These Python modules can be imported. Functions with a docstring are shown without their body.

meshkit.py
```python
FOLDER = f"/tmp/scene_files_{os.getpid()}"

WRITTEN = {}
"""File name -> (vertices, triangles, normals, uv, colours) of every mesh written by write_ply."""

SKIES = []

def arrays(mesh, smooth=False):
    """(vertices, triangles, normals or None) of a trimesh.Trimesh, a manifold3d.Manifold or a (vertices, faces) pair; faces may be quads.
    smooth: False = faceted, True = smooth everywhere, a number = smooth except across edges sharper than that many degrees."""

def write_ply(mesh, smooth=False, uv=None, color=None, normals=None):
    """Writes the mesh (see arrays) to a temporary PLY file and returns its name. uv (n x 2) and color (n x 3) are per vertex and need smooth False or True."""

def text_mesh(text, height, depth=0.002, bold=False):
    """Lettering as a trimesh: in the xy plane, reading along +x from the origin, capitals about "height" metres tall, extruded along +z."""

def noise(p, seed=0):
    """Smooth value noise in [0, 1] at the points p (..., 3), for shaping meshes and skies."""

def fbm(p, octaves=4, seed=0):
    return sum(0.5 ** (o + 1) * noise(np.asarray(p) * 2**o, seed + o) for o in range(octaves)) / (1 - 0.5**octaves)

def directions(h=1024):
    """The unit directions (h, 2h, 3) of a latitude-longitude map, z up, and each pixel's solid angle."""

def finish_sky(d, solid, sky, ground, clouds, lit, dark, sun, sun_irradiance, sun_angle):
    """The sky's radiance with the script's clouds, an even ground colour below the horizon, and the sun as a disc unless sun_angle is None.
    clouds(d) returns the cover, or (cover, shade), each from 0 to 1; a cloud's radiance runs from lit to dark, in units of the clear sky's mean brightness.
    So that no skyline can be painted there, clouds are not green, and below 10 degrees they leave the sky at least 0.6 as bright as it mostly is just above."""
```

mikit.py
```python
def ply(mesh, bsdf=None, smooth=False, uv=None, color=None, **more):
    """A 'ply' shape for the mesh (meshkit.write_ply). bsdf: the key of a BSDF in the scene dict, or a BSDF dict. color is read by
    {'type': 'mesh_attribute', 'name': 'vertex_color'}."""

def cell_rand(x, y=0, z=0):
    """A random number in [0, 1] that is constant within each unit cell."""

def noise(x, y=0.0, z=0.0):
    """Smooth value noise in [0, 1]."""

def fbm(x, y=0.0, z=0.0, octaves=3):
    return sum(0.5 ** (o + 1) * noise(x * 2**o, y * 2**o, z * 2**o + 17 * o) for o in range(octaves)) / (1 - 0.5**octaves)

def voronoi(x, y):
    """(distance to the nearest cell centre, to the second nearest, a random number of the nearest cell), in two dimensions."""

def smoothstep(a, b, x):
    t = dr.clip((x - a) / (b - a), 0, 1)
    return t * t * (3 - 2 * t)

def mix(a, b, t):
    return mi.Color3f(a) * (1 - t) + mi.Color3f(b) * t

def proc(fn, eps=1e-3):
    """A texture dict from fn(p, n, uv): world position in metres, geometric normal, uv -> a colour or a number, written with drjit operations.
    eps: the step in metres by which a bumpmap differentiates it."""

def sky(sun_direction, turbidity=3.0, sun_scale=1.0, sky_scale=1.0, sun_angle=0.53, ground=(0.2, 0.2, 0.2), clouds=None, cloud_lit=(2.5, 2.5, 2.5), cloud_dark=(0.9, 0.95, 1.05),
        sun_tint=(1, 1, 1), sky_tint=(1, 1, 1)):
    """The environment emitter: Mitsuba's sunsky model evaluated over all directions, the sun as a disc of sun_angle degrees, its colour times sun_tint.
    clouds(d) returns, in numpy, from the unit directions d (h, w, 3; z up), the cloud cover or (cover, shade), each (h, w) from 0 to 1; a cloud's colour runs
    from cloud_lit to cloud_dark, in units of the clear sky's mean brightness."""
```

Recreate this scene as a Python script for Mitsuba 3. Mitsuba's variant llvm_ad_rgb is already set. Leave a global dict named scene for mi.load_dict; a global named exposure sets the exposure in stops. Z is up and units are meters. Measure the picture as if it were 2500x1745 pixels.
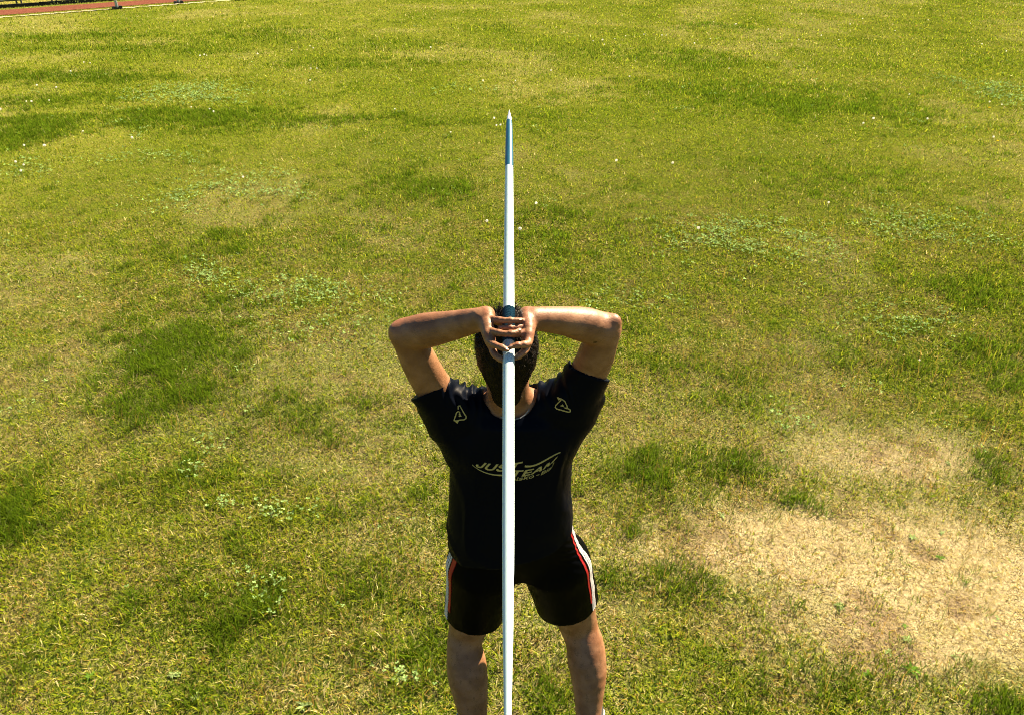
import math, random
import numpy as np, trimesh
import drjit as dr
import mitsuba as mi
import mikit, meshkit
from scipy.interpolate import RegularGridInterpolator
from shapely.geometry import LineString, Polygon
from shapely.ops import unary_union

T = mi.ScalarTransform4f
scene, labels = {}, {}

# ------------------------------------------------------------------ camera, light, exposure
CAM_H, PITCH, FPX = 2.7, math.radians(30.0), 1875.0          # eye height, downward pitch, focal length in photo pixels (2500 wide)
scene['camera'] = {'type': 'perspective', 'fov': 2*math.degrees(math.atan(1250/FPX)), 'fov_axis': 'x', 'near_clip': 0.05, 'far_clip': 2000.0,
                   'to_world': T().look_at(origin=[0, 0, CAM_H], target=[0, math.cos(PITCH), CAM_H-math.sin(PITCH)], up=[0, 0, 1])}
SUN = (0.505, 0.55, 0.665)
scene['daylight'] = mikit.sky(SUN, turbidity=3.0, sky_scale=0.26, sun_tint=(1.0, 0.98, 0.92), ground=(0.10, 0.12, 0.03))
exposure = 4.0

# ------------------------------------------------------------------ helpers
def unp(px, py, y):
    """The point seen at photo pixel (px, py) on the upright plane at distance y."""
    a, b = (px-1250)/FPX, (872.5-py)/FPX
    d = np.array([a, math.cos(PITCH)+b*math.sin(PITCH), -math.sin(PITCH)+b*math.cos(PITCH)])
    return np.array([0, 0, CAM_H]) + d*(y/d[1])

def gnd(px, py):
    """The point of the level ground seen at photo pixel (px, py)."""
    a, b = (px-1250)/FPX, (872.5-py)/FPX
    d = np.array([a, math.cos(PITCH)+b*math.sin(PITCH), -math.sin(PITCH)+b*math.cos(PITCH)])
    return d[:2]*(CAM_H/-d[2])

def obj(key, mesh, bsdf, smooth=30, label=None, category=None, group=None, kind=None, **kw):
    scene[key] = mikit.ply(mesh, bsdf, smooth=smooth, **kw)
    tag(key, label, category, group, kind)
    return key

def tag(key, label=None, category=None, group=None, kind=None):
    e = {k: v for k, v in (('label', label), ('category', category), ('group', group), ('kind', kind)) if v}
    if e:
        labels[key] = e

def num(name, i):
    return name if i == 0 else f'{name}_{i:03d}'

def join(parts):
    vs, fs, at = [], [], 0
    for v, f in parts:
        vs.append(np.asarray(v, float)); fs.append(np.asarray(f, int)+at); at += len(v)
    return trimesh.Trimesh(np.vstack(vs), np.vstack(fs), process=False)

def tube(points, radii, sides=10, cap=True):
    p = np.asarray(points, float)
    t = np.gradient(p, axis=0); t /= np.linalg.norm(t, axis=1, keepdims=True)+1e-12
    a = np.cross(t, np.where(np.abs(t[:, 2:]) < 0.9, [0, 0, 1.0], [1.0, 0, 0])); a /= np.linalg.norm(a, axis=1, keepdims=True)
    b = np.cross(t, a)
    ang = np.arange(sides)*2*np.pi/sides
    r = np.broadcast_to(radii, (len(p),))[:, None, None]
    v = (p[:, None]+r*(np.cos(ang)[None, :, None]*a[:, None]+np.sin(ang)[None, :, None]*b[:, None])).reshape(-1, 3)
    i, j = np.meshgrid(np.arange(len(p)-1), np.arange(sides), indexing='ij')
    q = np.stack([i*sides+j, i*sides+(j+1) % sides, (i+1)*sides+(j+1) % sides, (i+1)*sides+j], -1).reshape(-1, 4)
    f = np.vstack([q[:, [0, 1, 2]], q[:, [0, 2, 3]]])
    if cap:
        n = len(v)
        v = np.vstack([v, p[:1], p[-1:]])
        k = np.arange(sides)
        f = np.vstack([f, np.stack([(k+1) % sides, k, k*0+n], 1), np.stack([(len(p)-1)*sides+k, (len(p)-1)*sides+(k+1) % sides, k*0+n+1], 1)])
    return v, f

def box(center, size, rotz=0.0, bevel=0.0):
    m = trimesh.creation.box(size)
    m.apply_transform(trimesh.transformations.rotation_matrix(rotz, [0, 0, 1]))
    m.apply_translation(center)
    return np.array(m.vertices), np.array(m.faces)

# ------------------------------------------------------------------ materials
def diffuse(c):
    return {'type': 'twosided', 'b': {'type': 'diffuse', 'reflectance': {'type': 'rgb', 'value': list(c)}}}

def rgb(c):
    return {'type': 'rgb', 'value': list(c)}

ELBOWS = ((-0.325, 1.785, 1.78), (0.285, 1.785, 1.79))          # where the skin is redder and darker
MOLES = ((-0.262, 1.752, 1.655, .0022), (-0.18, 1.73, 1.765, .0016), (0.215, 1.745, 1.74, .0018), (0.225, 1.775, 1.615, .0016), (0.196, 1.81, .36, .002))

def skin_fn(p, n, uv):
    m = mikit.fbm(p.x*24, p.y*24, p.z*24, 4)
    fine = mikit.noise(p.x*420, p.y*420, p.z*420)
    c = mikit.mix((0.150, 0.066, 0.029), (0.225, 0.114, 0.058), mikit.smoothstep(0.28, 0.72, m))
    red = mi.Float(0)
    for e in ELBOWS:
        d2 = dr.square(p.x-e[0])+dr.square(p.y-e[1])+dr.square(p.z-e[2])
        red = dr.maximum(red, dr.exp(-d2/0.0016))
    hand = mikit.smoothstep(0.075, 0.055, dr.abs(p.x+0.008))*mikit.smoothstep(1.78, 1.80, p.z)
    red = dr.maximum(red, hand*mikit.smoothstep(0.45, 0.7, mikit.noise(p.x*80, p.y*80, p.z*80)))
    c = mikit.mix(c, mi.Color3f(0.215, 0.074, 0.040), 0.45*red)
    c = c*(0.90+0.20*fine)
    # short dark hairs: dashes along the limbs, thick below the knee, thin on the forearms
    h = mikit.noise(p.x*1100+p.z*260, p.y*1100, p.z*190)*mikit.noise(p.x*90, p.y*90+7, p.z*30+3)
    leg = mikit.smoothstep(0.75, 0.5, p.z)
    c = c*(1-0.40*leg*mikit.smoothstep(0.34, 0.55, h))
    k = mikit.noise(p.x*190, p.y*1000, p.z*1000+p.x*200)*mikit.noise(p.x*40, p.y*70, p.z*70)
    arm = mikit.smoothstep(1.70, 1.76, p.z)*mikit.smoothstep(0.07, 0.12, dr.abs(p.x))
    c = c*(1-0.30*arm*mikit.smoothstep(0.36, 0.55, k))
    for e in MOLES:
        d2 = dr.square(p.x-e[0])+dr.square(p.y-e[1])+dr.square(p.z-e[2])
        c = c*(1-0.7*mikit.smoothstep(1.4*e[3], 0.7*e[3], dr.sqrt(d2)-0.004))
    return c

def skin_bump(p, n, uv):
    return mikit.fbm(p.x*260, p.y*260, p.z*260, 2)+1.6*mikit.fbm(p.x*60, p.y*60, p.z*60, 2)

scene['skin'] = {'type': 'bumpmap', 'arbitrary': mikit.proc(skin_bump, eps=8e-4), 'scale': 0.0004,
                 'b': {'type': 'principled', 'base_color': mikit.proc(skin_fn), 'roughness': 0.52, 'specular': 0.38}}
scene['nail'] = {'type': 'principled', 'base_color': {'type': 'rgb', 'value': [0.26, 0.15, 0.10]}, 'roughness': 0.25, 'specular': 0.5}

def cloth_fn(p, n, uv):
    w = mikit.noise(p.x*700, p.y*700, p.z*700)
    return mi.Color3f(0.0010, 0.0020, 0.0055)*(0.75+0.5*w)

scene['jersey_cloth'] = {'type': 'twosided', 'b': {'type': 'principled', 'base_color': mikit.proc(cloth_fn), 'roughness': 0.45, 'specular': 0.035, 'sheen': 0.03, 'sheen_tint': 0.9}}

def shorts_fn(p, n, uv):
    w = mikit.noise(p.x*700, p.y*700, p.z*700)
    return mi.Color3f(0.0006, 0.0008, 0.0015)*(0.75+0.5*w)

scene['shorts_cloth'] = {'type': 'twosided', 'b': {'type': 'principled', 'base_color': mikit.proc(shorts_fn), 'roughness': 0.5, 'specular': 0.03, 'sheen': 0.0}}

def hair_fn(p, n, uv):
    s = mikit.smoothstep(0.35, 0.95, mikit.noise(p.x*260, p.y*260, p.z*90))
    return mikit.mix((0.0009, 0.0006, 0.0005), (0.013, 0.0072, 0.004), s)

scene['dark_hair'] = {'type': 'twosided', 'b': {'type': 'principled', 'base_color': mikit.proc(hair_fn), 'roughness': 0.5, 'specular': 0.10}}
scene['print_gold'] = diffuse((0.40, 0.345, 0.13))
scene['stripe_white'] = {'type': 'twosided', 'b': {'type': 'principled', 'base_color': rgb((0.55, 0.55, 0.56)), 'roughness': 0.55}}
scene['panel_red'] = {'type': 'twosided', 'b': {'type': 'principled', 'base_color': rgb((0.28, 0.004, 0.006)), 'roughness': 0.55}}
scene['piping_grey'] = diffuse((0.17, 0.18, 0.20))
scene['silver'] = {'type': 'roughconductor', 'material': 'Ag', 'alpha': 0.18}
scene['shoe_cloth'] = {'type': 'twosided', 'b': {'type': 'principled', 'base_color': rgb((0.03, 0.03, 0.035)), 'roughness': 0.6}}
scene['shoe_sole'] = diffuse((0.6, 0.6, 0.58))
scene['sock_cloth'] = diffuse((0.62, 0.62, 0.6))
scene['eye_white'] = {'type': 'principled', 'base_color': rgb((0.7, 0.68, 0.66)), 'roughness': 0.1}

def shaft_fn(p, n, uv):
    s = mikit.fbm(p.x*60, p.y*25, p.z*25, 3)
    sc = mikit.smoothstep(0.72, 0.78, mikit.noise(p.x*500, p.y*40, p.z*160))
    return mikit.mix((0.42, 0.56, 0.58), (0.36, 0.49, 0.52), s)*(1-0.12*sc)

scene['shaft_paint'] = {'type': 'principled', 'base_color': mikit.proc(shaft_fn), 'roughness': 0.32, 'specular': 0.5, 'clearcoat': 0.3, 'clearcoat_gloss': 0.8}

def blue_fn(p, n, uv):
    s = mikit.noise(p.x*300, p.y*30, p.z*60)
    return mikit.mix((0.006, 0.072, 0.135), (0.010, 0.10, 0.17), s)

scene['blue_paint'] = {'type': 'principled', 'base_color': mikit.proc(blue_fn), 'roughness': 0.35, 'specular': 0.5, 'metallic': 0.25}
scene['bare_tip'] = {'type': 'principled', 'base_color': rgb((0.72, 0.75, 0.77)), 'roughness': 0.35, 'metallic': 0.6}
scene['blue_cord'] = diffuse((0.014, 0.048, 0.080))
# ------------------------------------------------------------------ the field: what grows where (metres)
random.seed(5)
RNG = np.random.default_rng(11)

PATCHES = []      # (x, y, half length, half width, turn, kind, strength)
def patch(px, py, rx, ry, kind, s=1.0, turn=0.0):
    c = gnd(px, py)
    a, b = gnd(px-rx, py), gnd(px+rx, py)
    u, d = gnd(px, py-ry), gnd(px, py+ry)
    PATCHES.append((c[0], c[1], abs(b[0]-a[0])/2, abs(u[1]-d[1])/2, turn, kind, s))

for a in ((500, 288, 190, 26, 1), (640, 300, 260, 14, .7), (880, 296, 220, 12, .6, .05), (40, 320, 110, 36, 1), (420, 850, 100, 90, 1), (400, 960, 120, 60, .8), (550, 880, 90, 110, .45),
          (300, 900, 60, 60, .5), (1060, 455, 70, 20, .95), (990, 470, 120, 40, .4), (1690, 145, 90, 18, .9), (1500, 130, 160, 14, .6), (1740, 66, 60, 6, .8), (620, 88, 180, 12, .6),
          (170, 190, 260, 13, .7), (900, 155, 200, 11, .6), (1680, 1432, 80, 42, 1), (1560, 1420, 90, 36, .6), (15, 1270, 70, 80, .85), (2470, 1735, 90, 40, 1), (2380, 880, 220, 90, .5),
          (1730, 960, 160, 70, .3), (540, 750, 160, 30, .6), (120, 245, 130, 11, .6), (1960, 1240, 60, 24, .9), (1790, 1150, 130, 36, .7), (1600, 1180, 110, 60, .5), (2420, 1135, 60, 40, .7),
          (1320, 530, 90, 22, .5), (2080, 450, 260, 60, .3), (700, 590, 300, 50, .25), (1900, 240, 300, 40, .4), (300, 120, 300, 12, .5), (1100, 110, 300, 10, .35), (820, 1010, 220, 50, .4), (2330, 720, 160, 50, .5), (130, 90, 180, 9, .6),
          (480, 1180, 220, 50, .35), (1480, 1290, 90, 60, .4), (560, 1500, 160, 60, .35), (1400, 1640, 180, 60, .35), (2100, 1660, 200, 50, .4), (900, 1420, 70, 40, .35)):
    patch(a[0], a[1], a[2], a[3], 'lush', a[4])
for a in ((450, 228, 130, 22, 1), (560, 455, 150, 20, .8), (440, 490, 110, 26, .8), (760, 715, 170, 40, .9), (520, 672, 80, 22, .8), (1830, 590, 190, 45, .95), (1700, 610, 90, 24, .7), (2260, 560, 190, 40, .7),
          (2180, 790, 130, 50, .75), (680, 1232, 110, 26, 1), (610, 420, 120, 14, .6), (2460, 230, 80, 30, .9), (820, 800, 180, 40, .5), (2360, 1060, 90, 40, .35), (60, 410, 120, 24, .5), (360, 380, 160, 18, .5),
          (1500, 740, 150, 30, .5), (980, 1650, 70, 26, .5), (720, 1480, 120, 50, .3), (1150, 220, 120, 12, .4), (1680, 640, 300, 70, .25)):
    patch(a[0], a[1], a[2], a[3], 'clover', a[4])
for a in ((2020, 1335, 360, 90, .9), (2330, 1440, 350, 170, 1.0), (2330, 1600, 240, 70, .8), (1720, 1335, 230, 42, .65), (2230, 1120, 260, 60, .55), (1500, 1290, 120, 30, .35)):
    patch(a[0], a[1], a[2], a[3], 'bare', a[4])
for a in ((2060, 1330, 380, 105, .9), (2330, 1440, 380, 180, .9), (2300, 1600, 300, 90, .8), (2180, 1120, 240, 60, .5), (1760, 1330, 200, 46, .6), (930, 1285, 130, 45, .6), (150, 745, 170, 42, .75), (20, 830, 90, 50, .7),
          (1150, 440, 120, 26, .55), (1360, 900, 100, 45, .6), (460, 266, 150, 10, .8), (170, 345, 90, 14, .75), (800, 1680, 260, 60, .55), (240, 1640, 260, 70, .4), (420, 1390, 200, 40, .35), (760, 175, 160, 14, .6),
          (540, 230, 200, 8, .3), (2150, 200, 200, 16, .5), (1500, 160, 120, 8, .3), (1230, 700, 120, 40, .4), (1700, 820, 120, 30, .35), (2080, 970, 160, 40, .35), (1420, 1560, 200, 60, .3), (60, 1440, 200, 40, .35),
          (250, 40, 350, 9, .6), (700, 28, 400, 9, .5), (1150, 1380, 200, 50, .4), (300, 1130, 200, 40, .3), (2380, 1250, 160, 70, .5), (1320, 255, 160, 10, .5), (600, 500, 200, 16, .3), (2350, 250, 100, 14, .5)):
    patch(a[0], a[1], a[2], a[3], 'dry', a[4])

def field(x, y):
    """(lush, clover, dry), each 0 to 1, at points of the ground."""
    p = np.stack([x, y, x*0], -1)
    warp = 0.35*(meshkit.fbm(p*1.1+3.3, 3)-0.5), 0.35*(meshkit.fbm(p*1.1+9.1, 3)-0.5)
    grow = np.clip(y/6, 0.5, 3)
    wx, wy = x+warp[0]*grow, y+warp[1]*grow*1.6
    out = {k: np.zeros_like(x) for k in ('lush', 'clover', 'dry', 'bare')}
    for cx, cy, rx, ry, turn, kind, s in PATCHES:
        d = ((wx-cx)/rx)**2+((wy-cy)/ry)**2
        near = d < 6
        out[kind][near] = np.maximum(out[kind][near], s*np.exp(-d[near]**1.2*0.6))
    # natural mottling at several sizes
    far = np.clip((y-4)/10, 0, 1)
    n1 = meshkit.fbm(p*np.array([.55, .5, 1])+1.7, 4, seed=3)
    n2 = meshkit.fbm(p*2.3+5.1, 3, seed=8)
    n3 = meshkit.fbm(p*6.5+2.1, 2, seed=21)
    n4 = meshkit.fbm(p*0.9+7.7, 4, seed=33)
    n5 = meshkit.fbm(p*15+4.4, 2, seed=40)
    lush = out['lush']*(.50+1.1*np.clip((n2*.5+n3*.5-.28)*3.2, 0, 1))*.85+0.50*np.clip((n1-.53)*4, 0, 1)*np.clip((n2-.3)*3, 0, 1)+0.4*np.clip((n3-.6)*5, 0, 1)+0.10*far+.5*(n5-.5)
    dry = .72*out['dry']*(.5+.9*n2)+0.42*np.clip((n4-.50)*4, 0, 1)+.45*(n5-.5)+.13*np.clip((5.0-y)/2.5, 0, 1)+0.50*np.clip((.45-n2)*4.5, 0, 1)*(1-.45*far)+0.5*np.clip((.40-n3)*5, 0, 1)*(1-.5*far)
    clover = out['clover']*np.clip(.35+(n3-.35)*3.0, .15, 1)+0.35*np.clip((n2-.68)*8, 0, 1)
    dry = dry*(1-.8*np.clip(out['lush'], 0, 1))*(1-.6*np.clip(out['clover'], 0, 1))
    bare = out['bare']*np.clip(.15+2.4*(n2-.25)+1.6*(n3-.5)+1.2*(n5-.5), 0, 1.1)
    return np.clip(lush, 0, 1), np.clip(clover, 0, 1), np.clip(dry, 0, 1), np.clip(bare, 0, 1)

# the track's line on the ground, along the far left
K0, K1 = gnd(60, 40.5), gnd(437, 12)
TDIR = (K1-K0)/np.linalg.norm(K1-K0)
TNOR = np.array([-TDIR[1], TDIR[0]])          # away from the camera
if TNOR[1] < 0: TNOR = -TNOR
def tpt(s, o, z=0.0):
    """A point s metres along the track's near edge from K0 and o metres beyond it."""
    q = K0+TDIR*s+TNOR*o
    return np.array([q[0], q[1], z])
def toff(x, y):
    return (x-K0[0])*TNOR[0]+(y-K0[1])*TNOR[1]

TRACK_A, TRACK_B = 0.78, 2.36                 # the red strip lies this far beyond the white edging line

# ------------------------------------------------------------------ ground sheet
def ground_fn(p, n, uv):
    big = mikit.fbm(p.x*0.7, p.y*0.5, 0.0, 4)
    mid = mikit.fbm(p.x*5, p.y*5, 1.5, 3)
    fine = mikit.fbm(p.x*90, p.y*60, 0.5, 3)
    lit = mikit.fbm(p.x*330, p.y*330, 2.5, 2)
    bare = mi.Float(0)
    for cx, cy, rx, ry, turn, kind, s in PATCHES:
        if kind == 'bare':
            d = dr.square((p.x-cx+0.5*(mid-.5))/rx)+dr.square((p.y-cy+0.5*(mid-.5))/ry)
            bare = dr.maximum(bare, s*dr.exp(-d*0.8))
    soil = mikit.mix((0.045, 0.038, 0.015), (0.16, 0.13, 0.048), mikit.smoothstep(0.3, 0.7, fine))
    straw = mikit.mix((0.19, 0.155, 0.075), (0.40, 0.345, 0.205), mikit.smoothstep(0.3, 0.7, lit))
    straw = mikit.mix(straw, mi.Color3f(0.15, 0.11, 0.065), 0.8*mikit.smoothstep(0.50, 0.68, mid))
    green = mikit.mix((0.022, 0.042, 0.006), (0.11, 0.135, 0.018), mikit.smoothstep(0.3, 0.7, fine))
    c = mikit.mix(green, soil, mikit.smoothstep(0.35, 0.65, mid)*0.7)
    # beyond the reach of single blades the sheet carries the turf's own mean colour
    far = mikit.mix((0.085, 0.120, 0.010), (0.185, 0.195, 0.032), mikit.smoothstep(0.3, 0.7, 0.5*fine+0.5*big))
    c = mikit.mix(c, far, mikit.smoothstep(5.0, 14.0, dr.sqrt(p.x*p.x+p.y*p.y)))
    c = mikit.mix(c, straw, dr.clip(bare*1.3+0.3*mikit.smoothstep(0.5, 0.7, big)-0.1, 0, 1))
    return c*(0.7+0.6*lit)

def ground_bump(p, n, uv):
    return mikit.fbm(p.x*70, p.y*70, 0.0, 3)+0.5*mikit.noise(p.x*300, p.y*300)

scene['ground_soil'] = {'type': 'twosided', 'b': {'type': 'bumpmap', 'arbitrary': mikit.proc(ground_bump, eps=2e-3), 'scale': 0.012,
                        'b': {'type': 'diffuse', 'reflectance': mikit.proc(ground_fn)}}}

def bump_z(x, y):
    p = np.stack([x, y, x*0], -1)
    return (0.05*(meshkit.fbm(p*0.45, 3, seed=5)-.5)+0.022*(meshkit.fbm(p*2.6, 3, seed=6)-.5))*np.clip((y+6)/4, 0, 1)*np.clip((-toff(x, y)-.1)/2, 0, 1)*np.clip((60-np.hypot(x, y))/20, 0, 1)

def geo(a, b, n, k):
    t = np.linspace(0, 1, n)
    return a+(b-a)*(np.exp(k*t)-1)/(math.exp(k)-1)
gy = np.concatenate([[-200, -60, -20, -8, -4, -2], geo(-1, 60, 420, 2.4), [90, 150, 300, 600]])
gxh = geo(0, 30, 170, 1.6)[1:]
gx = np.concatenate([[-600, -250, -100, -50], -gxh[::-1], [0], gxh, [50, 100, 250, 600]])
X, Y = np.meshgrid(gx, gy, indexing='ij')
Z = bump_z(X.ravel(), Y.ravel())
gv = np.stack([X.ravel(), Y.ravel(), Z], 1)
ii, jj = np.meshgrid(np.arange(len(gx)-1), np.arange(len(gy)-1), indexing='ij')
q = ii*len(gy)+jj
gf = np.concatenate([np.stack([q, q+len(gy), q+len(gy)+1], -1).reshape(-1, 3), np.stack([q, q+len(gy)+1, q+1], -1).reshape(-1, 3)])
obj('ground', (gv, gf), 'ground_soil', smooth=True, label='dry sports field soil under the grass', kind='structure')

# ------------------------------------------------------------------ grass
scene['blade'] = {'type': 'principledthin', 'base_color': {'type': 'mesh_attribute', 'name': 'vertex_color'}, 'roughness': 0.5, 'spec_trans': 0.0, 'diff_trans': 1.0, 'eta': 1.45}
scene['leaf'] = {'type': 'principledthin', 'base_color': {'type': 'mesh_attribute', 'name': 'vertex_color'}, 'roughness': 0.35, 'spec_trans': 0.0, 'diff_trans': 0.5, 'eta': 1.45}

def scatter(n, y0, y1, power, margin=1.12):
    """n points in the part of the field in front of the camera, density falling with distance."""
    u = RNG.random(n)
    if abs(power+1) < 1e-6:
        y = y0*(y1/y0)**u
    else:
        k = power+1
        y = (y0**k+u*(y1**k-y0**k))**(1/k)
    half = 0.667*(y*math.cos(PITCH)+CAM_H*math.sin(PITCH))*margin+0.3
    x = (RNG.random(n)*2-1)*half
    ok = toff(x, y) < 0.0
    return x[ok], y[ok]

def blades(x, y, length, width, tilt, head, col, tipcol, curl, simple):
    """Grass blades as tapered ribbons: (vertices, faces, colours)."""
    n = len(x)
    z = bump_z(x, y)-0.004
    dx, dy = np.cos(head), np.sin(head)
    # width direction: across the bend, with a random twist
    tw = head+np.pi/2+RNG.normal(0, .5, n)
    wx, wy = np.cos(tw)*width/2, np.sin(tw)*width/2
    base = np.stack([x, y, z], 1)
    side = np.stack([wx, wy, wx*0], 1)
    t1, t2 = tilt, np.minimum(tilt+curl, 1.75)
    l1, l2 = length*.5, length*.5
    d1 = np.stack([np.sin(t1)*dx, np.sin(t1)*dy, np.cos(t1)], 1)
    d2 = np.stack([np.sin(t2)*dx, np.sin(t2)*dy, np.cos(t2)], 1)
    mid = base+d1*l1[:, None]
    tip = mid+d2*l2[:, None]
    tip[:, 2] = np.maximum(tip[:, 2], z+0.003)
    if simple:
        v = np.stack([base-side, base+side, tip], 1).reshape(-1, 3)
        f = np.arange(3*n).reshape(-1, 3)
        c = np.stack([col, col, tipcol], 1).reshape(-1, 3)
    else:
        v = np.stack([base-side, base+side, mid-side*.85, mid+side*.85, tip], 1).reshape(-1, 3)
        k = np.arange(n)[:, None]*5
        f = np.concatenate([k+[0, 1, 3], k+[0, 3, 2], k+[2, 3, 4]], 1).reshape(-1, 3)
        m = (col+tipcol)/2
        c = np.stack([col, col, m, m, tipcol], 1).reshape(-1, 3)
    return v, f, c

GREEN_D, GREEN_M, GREEN_Y = np.array([.040, .105, .006]), np.array([.190, .265, .014]), np.array([.340, .385, .030])
STRAW, STRAW_L, OCHRE = np.array([.46, .39, .13]), np.array([.62, .55, .28]), np.array([.34, .225, .045])

def turf(n, y0, y1, power, simple, wide):
    x, y = scatter(n, y0, y1, power)
    lush, clover, dry, bare = field(x, y)
    n = len(x)
    keep = RNG.random(n) > .93*np.clip(bare*1.25, 0, 1)
    x, y, lush, clover, dry, bare = (a[keep] for a in (x, y, lush, clover, dry, bare))
    dry = np.clip(dry+.5*bare, 0, 1)
    nc = meshkit.fbm(np.stack([x, y, x*0], -1)*19+3.1, 2, seed=50)
    n = len(x)
    r, s = RNG.random(n), RNG.random(n)
    tall = np.clip(lush*1.2-.1, 0, 1)
    length = (0.022+0.032*RNG.random(n)**1.3)*(1+.9*tall*RNG.random(n)**.5)*(1-.30*np.clip(dry, 0, 1))*(.40+1.25*nc)
    width = (0.0024+0.0026*RNG.random(n))*np.clip(y/4.2, 1, 60)**(.80)*wide
    length = length*np.clip(y/9, 1, 2.2)**.45
    isdry = r < np.clip(.11+.64*dry-.20*lush, .03, .9)
    thatch = isdry & (RNG.random(n) < .6)
    tilt = np.clip(RNG.normal(.72, .34, n)-.28*tall, .05, 1.35)
    tilt[thatch] = RNG.uniform(1.0, 1.52, thatch.sum())
    head = RNG.uniform(0, 2*np.pi, n)
    curl = RNG.uniform(.1, .9, n)*(1-.4*tall)
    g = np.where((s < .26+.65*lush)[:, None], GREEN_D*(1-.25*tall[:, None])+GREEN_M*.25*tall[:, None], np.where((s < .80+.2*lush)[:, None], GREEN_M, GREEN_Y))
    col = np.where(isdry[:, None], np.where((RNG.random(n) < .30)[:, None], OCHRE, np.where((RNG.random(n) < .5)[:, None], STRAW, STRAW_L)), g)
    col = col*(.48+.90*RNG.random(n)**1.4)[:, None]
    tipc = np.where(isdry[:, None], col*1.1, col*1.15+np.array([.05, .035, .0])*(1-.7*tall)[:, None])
    return blades(x, y, length, width, tilt, head, col*.85, np.clip(tipc, 0, .9), curl, simple)

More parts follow.
